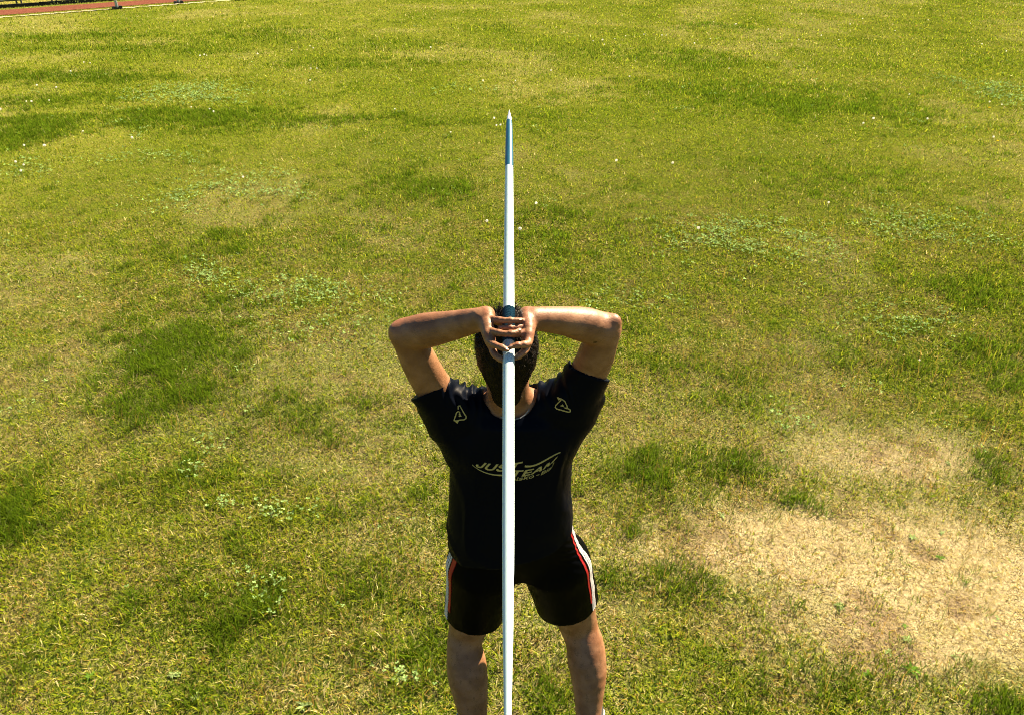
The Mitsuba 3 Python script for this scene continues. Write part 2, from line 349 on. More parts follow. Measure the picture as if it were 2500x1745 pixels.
def clumps(n_tufts, per, y0, y1, power, hmin, hmax):
    """Denser darker tufts that stand above the turf."""
    x, y = scatter(n_tufts*5, y0, y1, power)
    lush, clover, dry, bare = field(x, y)
    p = np.clip(lush*1.25-.22, 0, 1)**1.3+.018
    pick = np.flatnonzero(RNG.random(len(x)) < p)[:n_tufts]
    x, y, lush = x[pick], y[pick], lush[pick]
    rad = (.02+.035*RNG.random(len(x)))*np.clip(y/6, 1, 2.5)
    k = np.repeat(np.arange(len(x)), per)
    a, rr = RNG.uniform(0, 2*np.pi, len(k)), np.sqrt(RNG.random(len(k)))
    bx, by = x[k]+rad[k]*rr*np.cos(a), y[k]+rad[k]*rr*np.sin(a)
    h = (hmin+(hmax-hmin)*RNG.random(len(k)))*(.55+.6*np.clip(lush[k], 0, 1))
    tone = (.65+.5*RNG.random(len(x)))[k]
    col = (GREEN_D*.7+GREEN_M*.3)[None]*tone[:, None]*(.75+.5*RNG.random(len(k)))[:, None]
    w = (.0022+.0016*RNG.random(len(k)))*np.clip(by/4.2, 1, 60)**.8
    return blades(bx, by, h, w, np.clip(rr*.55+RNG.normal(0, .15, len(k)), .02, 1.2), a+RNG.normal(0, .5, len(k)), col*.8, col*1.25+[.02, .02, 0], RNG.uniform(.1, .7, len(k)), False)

def merge(list_):
    vs, fs, cs, at = [], [], [], 0
    for v, f, c in list_:
        vs.append(v); fs.append(f+at); cs.append(c); at += len(v)
    return (np.vstack(vs), np.vstack(fs)), np.vstack(cs)

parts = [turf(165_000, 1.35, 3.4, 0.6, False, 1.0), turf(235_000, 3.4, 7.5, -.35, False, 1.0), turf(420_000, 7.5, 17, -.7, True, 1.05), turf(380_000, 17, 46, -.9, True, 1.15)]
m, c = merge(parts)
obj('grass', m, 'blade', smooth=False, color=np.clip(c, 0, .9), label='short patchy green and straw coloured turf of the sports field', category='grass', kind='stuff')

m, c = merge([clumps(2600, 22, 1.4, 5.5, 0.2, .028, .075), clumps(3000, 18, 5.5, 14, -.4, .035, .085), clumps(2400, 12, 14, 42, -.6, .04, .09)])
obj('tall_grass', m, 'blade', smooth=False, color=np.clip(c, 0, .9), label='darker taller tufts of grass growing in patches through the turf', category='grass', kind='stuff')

# flat straw litter on the bare patches
def litter(n, y0, y1, power):
    x, y = scatter(n*4, y0, y1, power)
    lush, clover, dry, bare = field(x, y)
    pick = np.flatnonzero(RNG.random(len(x)) < np.clip(bare*1.1+.25*(dry-.5), 0, 1))[:n]
    x, y = x[pick], y[pick]
    n = len(x)
    col = np.where((RNG.random(n) < .34)[:, None], OCHRE*.5, np.where((RNG.random(n) < .45)[:, None], STRAW, STRAW_L))*(.7+.5*RNG.random(n))[:, None]
    L = .02+.05*RNG.random(n)**2
    return blades(x, y, L, (.0020+.0026*RNG.random(n))*np.clip(y/4.2, 1, 60)**.8, RNG.uniform(1.0, 1.56, n), RNG.uniform(0, 2*np.pi, n), col, col, RNG.uniform(-.1, .1, n), True)

m, c = merge([litter(90_000, 1.35, 5, .2), litter(45_000, 5, 20, -.6)])
obj('straw_litter', m, 'blade', smooth=False, color=np.clip(c, 0, .9), label='dead flattened straw lying on the bare dry patches', category='dry grass', kind='stuff')

# thin seed stalks that stand above the turf near the camera
def stalks(n):
    x, y = scatter(n*3, 1.7, 8, .1)
    lush, clover, dry, bare = field(x, y)
    p = np.stack([x, y, x*0], -1)
    pick = np.flatnonzero(RNG.random(len(x)) < (np.clip(meshkit.fbm(p*1.3+4, 2, seed=9)*2.6-1.0, 0, 1))*(1-.8*np.clip(dry-.5, 0, 1)))[:n]
    x, y = x[pick], y[pick]
    n = len(x)
    col = np.where((RNG.random(n) < .35)[:, None], OCHRE*.8, np.array([.10, .125, .03])[None])*(.7+.6*RNG.random(n))[:, None]
    return blades(x, y, .07+.10*RNG.random(n), .0016+.001*RNG.random(n), np.abs(RNG.normal(0, .25, n)), RNG.normal(.9, .8, n), col, col*1.2, RNG.uniform(0, .35, n), False)
m, c = merge([stalks(5200)])
obj('seed_stalks', m, 'blade', smooth=False, color=np.clip(c, 0, .9), label='thin upright grass seed stalks standing above the near turf', category='grass', kind='stuff')

# clover: small round leaflets, three to a stem, bluish
def clover_mesh(n, y0, y1, power):
    x, y = scatter(n*7, y0, y1, power)
    lush, clover, dry, bare = field(x, y)
    pick = np.flatnonzero(RNG.random(len(x)) < np.clip(clover-.12, 0, 1)**1.2)[:n]
    x, y = x[pick], y[pick]
    n = len(x)
    s = (.0062+.005*RNG.random(n))*np.clip(y/5, 1, 9)**.62
    z = bump_z(x, y)+.018+.028*RNG.random(n)
    a0 = RNG.uniform(0, 2*np.pi, n)
    V, F, C = [], [], []
    base = np.array([.20, .32, .11])*(.5+.9*RNG.random(n))[:, None]
    base[RNG.random(n) < .15] *= 1.5
    for k in range(3):
        a = a0+k*2*np.pi/3
        tl = RNG.normal(.12, .38, n)
        d = np.stack([np.cos(a)*np.cos(tl), np.sin(a)*np.cos(tl), np.sin(tl)], 1)
        e = np.stack([-np.sin(a), np.cos(a), RNG.normal(0, .25, n)], 1)
        o = np.stack([x, y, z], 1)
        S = s[:, None]
        V.append(np.stack([o, o+d*S*.8-e*S*.55, o+d*S*1.35-e*S*.05, o+d*S*.8+e*S*.55], 1))
        C.append(np.repeat(base[:, None], 4, 1))
    V, C = np.concatenate(V).reshape(-1, 3), np.concatenate(C).reshape(-1, 3)
    k = np.arange(3*n)[:, None]*4
    F = np.concatenate([k+[0, 1, 2], k+[0, 2, 3]], 1).reshape(-1, 3)
    return V, F, C
m, c = merge([clover_mesh(12000, 1.5, 6, 0), clover_mesh(22000, 6, 16, -.3), clover_mesh(14000, 16, 40, -.3)])
obj('clover', m, 'leaf', smooth=False, color=np.clip(c, 0, .9), label='bluish green clover leaves in low mats among the grass', category='clover', kind='stuff')
# ------------------------------------------------------------------ soft solids: distance volumes turned into meshes
class Vol:
    def __init__(self, xs, ys, zs):
        self.ax = [np.asarray(a, float) for a in (xs, ys, zs)]
        self.F = np.full([len(a) for a in self.ax], .2, np.float32)

    def cut(self, lo, hi):
        s = [slice(*np.searchsorted(a, (l, h))) for a, l, h in zip(self.ax, lo, hi)]
        X = self.ax[0][s[0]][:, None, None]; Y = self.ax[1][s[1]][None, :, None]; Z = self.ax[2][s[2]][None, None, :]
        return tuple(s), X, Y, Z

    def put(self, fn, lo, hi, k=.01, mode='add'):
        m = k+.03
        s, X, Y, Z = self.cut(np.asarray(lo)-m, np.asarray(hi)+m)
        d = np.broadcast_to(fn(X, Y, Z), self.F[s].shape).astype(np.float32)
        a = self.F[s]
        if mode == 'sub':
            a, d = -a, d
        h = np.clip(.5+.5*(d-a)/k, 0, 1)
        r = d*(1-h)+a*h-k*h*(1-h)
        self.F[s] = -r if mode == 'sub' else r

    def limb(self, pts, radii, k=.01, flat=None, mode='add', n=None, straight=False):
        """A tapered limb through the points; flat = (direction, factor) squeezes its section."""
        pts, radii = np.asarray(pts, float), np.asarray(radii, float)
        if n:
            from scipy.interpolate import PchipInterpolator, CubicSpline
            t = np.r_[0, np.cumsum(np.linalg.norm(np.diff(pts, axis=0), axis=1))]
            tt = np.linspace(0, t[-1], n)
            pts, radii = (PchipInterpolator if straight else CubicSpline)(t, pts)(tt), PchipInterpolator(t, radii)(tt)
        R = radii.max()*(1 if flat is None else max(1, flat[1]))
        lo, hi = pts.min(0)-R, pts.max(0)+R

        def fn(X, Y, Z):
            best = None
            for a, b, ra, rb in zip(pts[:-1], pts[1:], radii[:-1], radii[1:]):
                ab = b-a
                px, py, pz = X-a[0], Y-a[1], Z-a[2]
                t = np.clip((px*ab[0]+py*ab[1]+pz*ab[2])/(ab@ab), 0, 1)
                px, py, pz = px-t*ab[0], py-t*ab[1], pz-t*ab[2]
                if flat is not None:
                    u, f = flat
                    q = (px*u[0]+py*u[1]+pz*u[2])*(1/f-1)
                    px, py, pz = px+q*u[0], py+q*u[1], pz+q*u[2]
                d = np.sqrt(px*px+py*py+pz*pz)-(ra+(rb-ra)*t)
                best = d if best is None else np.minimum(best, d)
            return best
        self.put(fn, lo, hi, k, mode)

    def ball(self, c, r, k=.01, mode='add', rot=None):
        c, r = np.asarray(c, float), np.broadcast_to(np.asarray(r, float), (3,))
        M = np.eye(3) if rot is None else rot

        def fn(X, Y, Z):
            x, y, z = X-c[0], Y-c[1], Z-c[2]
            u = [M[0, i]*x+M[1, i]*y+M[2, i]*z for i in range(3)]
            k0 = np.sqrt(sum((a/b)**2 for a, b in zip(u, r)))
            k1 = np.sqrt(sum((a/b**2)**2 for a, b in zip(u, r)))+1e-9
            return k0*(k0-1)/k1
        self.put(fn, c-r.max(), c+r.max(), k, mode)

    def loft(self, z, cx, cy, rx, ry, k=.02, power=2.3, mode='add'):
        """A trunk: superelliptic sections at heights z (rising)."""
        from scipy.interpolate import PchipInterpolator
        f = [PchipInterpolator(z, v) for v in (cx, cy, rx, ry)]

        def fn(X, Y, Z):
            zc = np.clip(Z, z[0], z[-1])
            c0, c1, a, b = (g(zc) for g in f)
            rho = (np.abs((X-c0)/a)**power+np.abs((Y-c1)/b)**power)**(1/power)
            d = (rho-1)*np.minimum(a, b)
            out = np.abs(Z-zc)
            return np.where(out > 0, np.sqrt(np.maximum(d, 0)**2+out**2), d)+0*Z
        self.put(fn, [min(cx)-max(rx), min(cy)-max(ry), z[0]], [max(cx)+max(rx), max(cy)+max(ry), z[-1]], k, mode)

    def clip(self, point, normal, lo=None, hi=None):
        """Cuts away what lies on the normal's side of the plane, inside the box."""
        n = np.asarray(normal, float)/np.linalg.norm(normal)
        s, X, Y, Z = self.cut(lo if lo is not None else [-9]*3, hi if hi is not None else [9]*3)
        d = (X-point[0])*n[0]+(Y-point[1])*n[1]+(Z-point[2])*n[2]
        self.F[s] = np.maximum(self.F[s], d)

    def mesh(self, smooth=0):
        F, ax = self.F, self.ax
        I = F < 0
        c = sum(I[a:F.shape[0]-1+a, b:F.shape[1]-1+b, d:F.shape[2]-1+d].astype(np.int8) for a in (0, 1) for b in (0, 1) for d in (0, 1))
        act = np.argwhere((c > 0) & (c < 8))
        idx = np.full(np.array(F.shape)-1, -1, np.int64)
        idx[tuple(act.T)] = np.arange(len(act))
        acc, cnt = np.zeros((len(act), 3)), np.zeros(len(act))
        corner = [(a, b, d) for a in (0, 1) for b in (0, 1) for d in (0, 1)]
        for p in corner:
            for q in corner:
                if sum(np.subtract(q, p)) == 1 and min(np.subtract(q, p)) == 0:
                    A, B = act+p, act+q
                    fa, fb = F[tuple(A.T)], F[tuple(B.T)]
                    m = (fa < 0) != (fb < 0)
                    t = np.where(m, fa/np.where(m, fa-fb, 1), 0)[:, None]
                    pa = np.stack([ax[i][A[:, i]] for i in range(3)], 1); pb = np.stack([ax[i][B[:, i]] for i in range(3)], 1)
                    acc[m] += (pa+(pb-pa)*t)[m]; cnt[m] += 1
        v = acc/cnt[:, None]
        faces = []
        for axis in range(3):
            o1, o2 = [i for i in range(3) if i != axis]
            if axis == 1: o1, o2 = o2, o1
            sl0 = [slice(None)]*3; sl1 = [slice(None)]*3
            sl0[axis], sl1[axis] = slice(0, -1), slice(1, None)
            e = np.argwhere(I[tuple(sl0)] != I[tuple(sl1)])
            ok = (e[:, o1] > 0) & (e[:, o2] > 0) & (e[:, o1] < F.shape[o1]-1) & (e[:, o2] < F.shape[o2]-1)
            e = e[ok]
            inside = I[tuple(e.T)]
            q = []
            for a, b in ((-1, -1), (0, -1), (0, 0), (-1, 0)):
                g = e.copy(); g[:, o1] += a; g[:, o2] += b
                q.append(idx[tuple(g.T)])
            q = np.stack(q, 1)
            q = np.where(inside[:, None], q, q[:, ::-1])
            faces.append(q)
        f = np.vstack(faces)
        m = trimesh.Trimesh(v, np.vstack([f[:, [0, 1, 2]], f[:, [0, 2, 3]]]), process=False)
        if smooth:
            import scipy.sparse as sp
            e = np.vstack([f[:, [0, 1]], f[:, [1, 2]], f[:, [2, 3]], f[:, [3, 0]]])
            A = sp.coo_matrix((np.ones(2*len(e)), (np.r_[e[:, 0], e[:, 1]], np.r_[e[:, 1], e[:, 0]])), shape=(len(v), len(v))).tocsr()
            deg = np.maximum(np.asarray(A.sum(1)).ravel(), 1)[:, None]
            for _ in range(smooth):
                v = v+.5*(A@v/deg-v)
                v = v-.51*(A@v/deg-v)
            m = trimesh.Trimesh(v, m.faces, process=False)
        return m

def spaced(lo, hi, h, fine=None, hf=None):
    if fine is None:
        return np.linspace(lo, hi, int(round((hi-lo)/h))+1)
    a = np.linspace(lo, fine[0], max(2, int(round((fine[0]-lo)/h))+1))
    b = np.linspace(fine[0], fine[1], int(round((fine[1]-fine[0])/hf))+1)
    c = np.linspace(fine[1], hi, max(2, int(round((hi-fine[1])/h))+1))
    return np.concatenate([a[:-1], b, c[1:]])

def unit(v):
    v = np.asarray(v, float)
    return v/np.linalg.norm(v)

# ------------------------------------------------------------------ the javelin's axis
FWD = np.array([0, math.cos(PITCH), -math.sin(PITCH)]); UPV = np.array([0, math.sin(PITCH), math.cos(PITCH)])
J_D0, J_A, J_B = 1.87, .63, .7766
GRIP = np.array([-.0080, 0, CAM_H])+FWD*J_D0+UPV*(J_D0*(872.5-790)/FPX)
JDIR = unit(FWD*J_A+UPV*J_B+np.array([-.0008, 0, 0]))
JUP = unit(np.cross(np.cross(JDIR, [0, 0, 1]), JDIR))          # square to the shaft, upward

def jdepth(py):
    v = (872.5-py)/FPX
    u0 = J_D0*(872.5-790)/FPX
    s = (v*J_D0-u0)/(J_B-v*J_A)
    return J_D0+J_A*s

def hp(X, Y, c):
    """A point of the hands: enlarged-photo coordinates, c metres from the shaft's axis towards the viewer's side."""
    px, py = 1120+X/8.904, 720+Y/8.904
    d = jdepth(py)-c*1.27
    return np.array([0, 0, CAM_H])+d*(np.array([(px-1250)/FPX, 0, 0])+FWD+UPV*(872.5-py)/FPX)

# ------------------------------------------------------------------ the man
HC = unp(1237, 872, 1.805)                      # middle of the head
SHL, ELL = unp(1128, 1005, 1.84), unp(990, 816, 1.795)
SHR, ELR = unp(1378, 985, 1.84), unp(1474, 806, 1.795)

body = Vol(spaced(-.36, .36, .0065, (-.125, .10), .0023), spaced(1.50, 2.08, .0065, (1.60, 1.74), .0023), spaced(-.05, 1.96, .0065, (1.755, 1.895), .0023))

def sections(rows, y):
    """(z, centre x, half width) of outlines given as (py, left px, right px), at distance y, lowest first."""
    out = []
    for py, a, b in rows:
        L, R = unp(a, py, y), unp(b, py, y)
        out.append(((L[2]+R[2])/2, (L[0]+R[0])/2, (R[0]-L[0])/2))
    out.sort()
    return [np.array(v) for v in zip(*out)]

tz, tc, tw = sections(((985, 1150, 1345), (1040, 1122, 1378), (1100, 1112, 1388), (1180, 1112, 1380), (1270, 1112, 1380), (1350, 1140, 1365)), 1.865)
body.loft(tz, tc, [1.865]*6, tw*.92, np.array([.060, .085, .100, .102, .105, .085])[:len(tz)], k=.03)
# head, face
body.ball(HC+[0, -.012, .028], (.074, .092, .088), k=.02)
body.ball(HC+[0, .030, -.045], (.060, .068, .080), k=.03)
body.limb([HC+[0, .075, .015], HC+[0, .108, -.03]], [.008, .013], k=.012)                       # nose
body.limb([HC+[-.035, .080, .022], HC+[0, .088, .024], HC+[.035, .080, .022]], [.008, .009, .008], k=.012)    # brow
body.limb([HC+[-.02, .093, -.070], HC+[.02, .093, -.070]], [.007, .007], k=.006)              # lips
body.limb([HC+[-.018, .092, -.079], HC+[.018, .092, -.079]], [.0075, .0075], k=.004)
body.ball(HC+[0, .080, -.110], (.022, .02, .018), k=.02)                                        # chin
for s in (-1, 1):
    body.ball(HC+[s*.032, .093, .006], (.016, .012, .010), k=.006, mode='sub')
    body.ball(HC+[s*.070, .008, -.018], (.008, .018, .028), k=.006)                              # ears
    body.limb([HC+[s*.074, -.004, .004], HC+[s*.078, -.006, -.018], HC+[s*.071, .004, -.042]], [.0045, .0045, .004], k=.004)
# neck and shoulders
NB = unp(1247, 1020, 1.865)
body.limb([HC+[0, -.012, -.05], NB+[0, .0, .02]], [.056, .062], k=.025)
body.limb([NB+[0, -.01, .045], SHL+[.01, 0, -.005]], [.045, .052], k=.04)
body.limb([NB+[0, -.01, .045], SHR+[-.01, 0, -.005]], [.045, .052], k=.04)
body.limb([NB+[-.06, -.01, -.08], unp(1150, 1075, 1.87)], [.07, .06], k=.04)
body.limb([NB+[.06, -.01, -.08], unp(1350, 1070, 1.87)], [.07, .06], k=.04)

WL, WR = hp(520, 520, -.012), hp(1610, 520, -.012)
# upper arms
body.limb([SHL, unp(1062, 948, 1.83), unp(1022, 880, 1.81), ELL], [.058, .0525, .049, .041], k=.02, n=8)
body.limb([SHR, unp(1433, 915, 1.83), unp(1456, 865, 1.81), ELR], [.058, .0525, .050, .043], k=.02, n=8)
# elbow points
body.limb([ELL, unp(967, 808, 1.785)], [.035, .016], k=.02)
body.limb([ELR, unp(1499, 784, 1.785)], [.036, .018], k=.024)
# forearms
body.limb([ELL, unp(1035, 808, 1.775), unp(1095, 797, 1.745), unp(1145, 786, 1.71), WL], [.040, .0465, .0395, .033, .0285], k=.012, n=9)
body.limb([ELR, unp(1435, 795, 1.775), unp(1385, 785, 1.745), unp(1338, 780, 1.71), WR], [.042, .0465, .0385, .0325, .0285], k=.012, n=9)
# hands
def hand(wrist, roots, fingers, thumb, back):
    for r, f in zip(roots, fingers):
        a, b = hp(*r), hp(*f[0])
        m = (a+b)/2+(hp(r[0], r[1], back)-hp(r[0], r[1], 0))
        body.limb([wrist+(a-wrist)*.4, a, m, b], [.019, .0150, .0128, .0105], k=.010, n=6)
    for f in fingers:
        p = [hp(*q) for q in f]
        body.limb(p, [.0090, .0079, .0073, .0061], k=.0025, n=12)
        for q in p[1:3]:
            body.ball(q, .0086, k=.003)                    # knuckles
    body.limb([hp(*q) for q in thumb], [.016, .0125, .010, .0085], k=.006, n=8)

hand(WL, [(620, 440, -.004), (585, 530, 0), (570, 620, 0), (585, 700, -.004)],
     [[(690, 515, .006), (870, 548, .027), (1120, 560, .030), (1350, 550, .026)],
      [(680, 760, .008), (880, 830, .031), (1130, 840, .037), (1320, 770, .032)],
      [(690, 1000, .006), (770, 1080, .022), (930, 1140, .0265), (1060, 1190, .024)],
      [(760, 1210, -.002), (800, 1310, .004), (890, 1380, .002), (985, 1440, -.010)]],
     [(640, 420, -.014), (760, 520, -.030), (900, 600, -.036), (1030, 720, -.034)], .010)
hand(WR, [(1480, 450, -.004), (1520, 530, 0), (1540, 620, 0), (1530, 700, -.004)],
     [[(1440, 640, .004), (1330, 705, .014), (1120, 722, .0205), (905, 712, .017)],
      [(1500, 800, .004), (1400, 830, .014), (1200, 850, .020), (1010, 850, .019)],
      [(1500, 1000, .006), (1420, 1075, .024), (1290, 1090, .0275), (1130, 1130, .0255)],
      [(1450, 1170, -.002), (1400, 1250, .006), (1310, 1320, .004), (1225, 1370, -.004)]],
     [(1480, 420, -.014), (1380, 520, -.032), (1250, 620, -.040), (1140, 760, -.040)], .010)
# heels of the hands
body.limb([WL, hp(610, 415, -.004)], [.027, .0165], k=.012)
body.limb([WR, hp(1470, 420, -.004)], [.027, .0175], k=.012)

# legs
def yleg(py, off=0):
    return 1.885-(py-1520)*.000645+off
def leg(rows, hip, off):
    pts, rad = [hip], [.066]
    for py, px, w in rows:
        o = np.interp(py, [1545, 1745], off)
        p = unp(px, py, yleg(py, o) if py > 1500 else 1.875+o)
        D = (p-[0, 0, CAM_H])@FWD
        pts.append(p); rad.append(w/2/FPX*D)
    body.limb(pts, rad, k=.01, n=26, straight=True)
    return pts[-1], pts
AL, legL = leg(((1470, 1150, 104), (1530, 1143, 94), (1572, 1133.5, 85), (1604, 1137, 94), (1640, 1141, 99), (1685, 1147, 88), (1745, 1155.5, 69), (1800, 1162, 50)), np.array([-.085, 1.868, .89]), (0, 0))
AR, legR = leg(((1450, 1392, 108), (1512, 1408, 98), (1545, 1419, 89), (1575, 1429, 93), (1602, 1431.5, 95), (1650, 1437, 86), (1700, 1437.5, 71), (1745, 1436, 61), (1800, 1434, 47)), np.array([.095, 1.872, .90]), (.045, .02))
for A, s in ((AL, -1), (AR, 1)):
    body.limb([A, A*[1, 1, 0]+[0, -.01, .055]], [.036, .037], k=.02)
    body.limb([A*[1, 1, 0]+[0, -.01, .05], A*[1, 1, 0]+[s*.03, .10, .045], A*[1, 1, 0]+[s*.045, .18, .03]], [.036, .034, .024], k=.03)
body_mesh = body.mesh(smooth=3)

key = 'person'
tag(key, 'man seen from behind in black jersey and shorts holding a javelin behind his head', 'person')
scene['person'] = mikit.ply(body_mesh, 'skin', smooth=True)
for s in (-1, 1):
    e = trimesh.creation.icosphere(3, .0105); e.apply_translation(HC+[s*.032, .0745, .006])
    obj(num('person__eye', 0 if s < 0 else 1), e, 'eye_white', smooth=True)

# nails of the fingertips that show
for i, (a, b) in enumerate((((1300, 536, .034), (1356, 534, .031)), ((1290, 768, .040), (1332, 752, .038)), ((1028, 1166, .033), (1070, 1186, .031)), ((1150, 1108, .034), (1112, 1118, .032)), ((940, 700, .025), (898, 700, .022)))):
    A, B = hp(*a), hp(*b)
    e1_ = unit(B-A); e3_ = unit(UPV-e1_*(UPV@e1_)-FWD*.9); e3_ = unit(e3_-e1_*(e3_@e1_)); e2_ = np.cross(e3_, e1_)
    s_ = trimesh.creation.icosphere(2, 1.0)
    v_ = np.array(s_.vertices)*[.0052, .0040, .0012]
    obj(num('person__fingernail', i), (A*.45+B*.55+v_@np.array([e1_, e2_, e3_]), s_.faces), 'nail', smooth=True)

# hair: a thick cap with locks
hair = Vol(spaced(HC[0]-.12, HC[0]+.12, .003), spaced(HC[1]-.14, HC[1]+.13, .003), spaced(HC[2]-.18, HC[2]+.16, .003))
hair.ball(HC+[0, -.014, .036], (.084, .099, .104), k=.02)
hair.limb([HC+[0, -.055, -.03], HC+[0, -.050, -.085]], [.052, .040], k=.03)
hair.clip(HC+[0, .055, .02], (0, 1, -.55))
hair.clip(HC+[0, 0, -.118], (0, .5, -1))
for s in (-1, 1):
    hair.ball(HC+[s*.085, .004, -.022], (.020, .024, .034), k=.01, mode='sub')
hm = hair.mesh(smooth=2)
hn = np.array(hm.vertex_normals)
hv = np.array(hm.vertices)
topness = np.clip((hv[:, 2]-HC[2]-.01)/.08, 0, 1)
hv = hv+hn*((meshkit.fbm(hv*[150, 150, 60], 3)-.5)*.012*(.10+topness)+(meshkit.fbm(hv*45, 2, seed=4)-.45)*.016*topness)[:, None]
hm = trimesh.Trimesh(hv, hm.faces, process=False)
# loose locks standing off the cap
hn = np.array(hm.vertex_normals)
pick = RNG.choice(np.flatnonzero(hv[:, 2] > HC[2]-.10), 5200, replace=False)
root, nrm = hv[pick], hn[pick]
flow = np.cross(nrm, np.cross(np.where(nrm[:, 2:]>.35, np.array([.35, .75, .2]), np.array([0, .2, -1.0]))+RNG.normal(0, .35, (len(pick), 3)), nrm)); flow /= np.linalg.norm(flow, axis=1, keepdims=True)+1e-9
tp = np.clip((root[:, 2]-HC[2]-.035)/.08, 0, 1)
L = (.006+.020*RNG.random(len(pick)))*(.35+1.15*tp)
sd = np.cross(nrm, flow)*(.0007+.0006*RNG.random(len(pick)))[:, None]
mid = root+flow*(L*.55)[:, None]+nrm*(L*(.12+.22*tp))[:, None]
end = root+flow*L[:, None]+nrm*(L*(.08+.2*tp))[:, None]+RNG.normal(0, .002, root.shape)
v = np.stack([root-sd-nrm*.002, root+sd-nrm*.002, mid+sd*.8, mid-sd*.8, end], 1).reshape(-1, 3)
k = np.arange(len(pick))[:, None]*5
f = np.concatenate([k+[0, 1, 2], k+[0, 2, 3], k+[3, 2, 4]], 1).reshape(-1, 3)
obj('person__hair', join([(hm.vertices, hm.faces), (v, f)]), 'dark_hair', smooth=True, label='short dark brown hair, tousled on top')

# ---- jersey
jersey = Vol(spaced(-.34, .34, .0034), spaced(1.66, 2.04, .0036), spaced(.90, 1.70, .0036))
jz, jc, jw = sections(((975, 1165, 1335), (1000, 1132, 1372), (1045, 1108, 1395), (1100, 1100, 1399), (1180, 1097.5, 1393.5), (1240, 1095, 1396), (1305, 1093, 1408), (1345, 1096, 1412)), 1.865)
jersey.loft(jz, jc, np.full(8, 1.865), jw, np.array([.128, .132, .128, .122, .118, .120, .118, .09]), k=.02, power=2.5)
CL, CR = unp(1053, 949, 1.83), unp(1437, 908.5, 1.83)
jersey.limb([unp(1148, 1068, 1.86), unp(1106, 1035, 1.85), CL, CL+(CL-unp(1106, 1035, 1.85))*.12], [.090, .072, .0565, .056], k=.03)
jersey.limb([unp(1352, 1055, 1.86), unp(1398, 1010, 1.85), CR, CR+(CR-unp(1398, 1010, 1.85))*.12], [.085, .068, .0565, .056], k=.03)
jersey.limb([unp(1128, 1095, 1.86), unp(1040, 995, 1.84)], [.030, .020], k=.03)
jersey.limb([unp(1372, 1080, 1.86), unp(1455, 975, 1.84)], [.030, .020], k=.03)
jersey.limb([NB+[0, -.005, .030], unp(1132, 992, 1.845)], [.055, .062], k=.03)
jersey.limb([NB+[0, -.005, .030], unp(1372, 972, 1.845)], [.055, .062], k=.03)
for A, C, B in ((SHL, CL, unp(1106, 1035, 1.85)), (SHR, CR, unp(1398, 1010, 1.85))):
    jersey.limb([NB+[0, -.008, .043], A, (A+C)/2, C+(C-A)*.12], [.052, .0655, .0605, .0575], k=.02)
for C, A, out in ((CL, unp(1095, 1033, 1.855), -1), (CR, unp(1404, 1000, 1.855), 1)):
    n = C-A; vd = unit(C-[0, 0, CAM_H]); n = unit(n-vd*(n@vd)*.85)
    lo, hi = C-[.22 if out < 0 else .052, .2, .12], C+[.22 if out > 0 else .052, .2, .3]
    jersey.clip(C, n, lo, hi)
    jersey.limb([C-n*.016, C+n*.06], [.046, .0525], k=.003, mode='sub')
# neckline
jersey.limb([NB+[0, -.012, -.004], NB+[0, -.022, .10]], [.067, .078], k=.006, mode='sub')
# hem: lower at the back middle, hollow
HEM = unp(1250, 1305, 1.865)[2]
jersey.clip([-.19, 1.865, HEM], (0.24, .42, -1))
hz = np.array([HEM-.12, HEM-.03, HEM+.05])
jersey.loft(hz, np.full(3, jc[2]), np.full(3, 1.865), np.full(3, jw[1]*.96), np.full(3, .108), k=.003, power=2.5, mode='sub')
jm = jersey.mesh(smooth=2)

def folds_jersey(v):
    out = np.zeros(len(v))
    # gathered folds over both shoulders, running from neck side to sleeve
    for c, d, s in ((unp(1140, 945, 1.84), (-.55, .2, .45), 1), (unp(1350, 925, 1.84), (.55, .2, .45), 1)):
        w = np.exp(-((v-c)**2/np.array([.062, .10, .07])**2).sum(1))
        u = (v-c)[:, 0]*s
        wob = .010*(meshkit.noise(v*[20, 14, 20], 3)-.5)
        out += w*.0075*np.sin(2*np.pi*(u+wob*3)/.026+7*meshkit.noise(v*[14, 10, 12], 7))*np.clip(1.6*meshkit.noise(v*24, 5)-.1, 0, 1.2)
    # long soft drags down the back and sides
    p = v*[16, 9, 5]
    out += .009*(meshkit.fbm(p, 3, seed=2)-.5)
    r = np.abs(meshkit.noise(v*np.array([11, 8, 4])+[0, 0, 3.3]+.5*meshkit.noise(v*6, 9)[:, None], 12)-.5)
    out += .005*np.clip(.12-r, 0, 1)/.12*np.clip((1.45-v[:, 2])/.1, 0, 1)
    return out

def displaced(m, fn, keep=None):
    n = np.array(m.vertex_normals); v = np.array(m.vertices)
    return trimesh.Trimesh(v+n*fn(v)[:, None], m.faces, process=False)
jm = displaced(jm, folds_jersey)
obj('person__jersey', jm, 'jersey_cloth', smooth=True, label='black short sleeved jersey with gold lettering across the back')

# lettering and emblems draped over the back
nb = np.array(jm.vertex_normals); vb = np.array(jm.vertices)
sel = (nb[:, 1] < -.12) & (vb[:, 1] < 1.86)
from scipy.interpolate import LinearNDInterpolator, NearestNDInterpolator
def back_px(v):
    """Photo-plane coordinates used as the tailor's pattern of the back: where each point of the back appears from straight behind the camera's spot."""
    d = v-[0, 0, CAM_H]
    D = d@FWD
    return np.stack([1250+d[:, 0]/D*FPX, 872.5-(d@UPV)/D*FPX], 1)
bp = back_px(vb[sel])
fit_p, fit_n = LinearNDInterpolator(bp, vb[sel]), LinearNDInterpolator(bp, nb[sel])
near_p, near_n = NearestNDInterpolator(bp, vb[sel]), NearestNDInterpolator(bp, nb[sel])

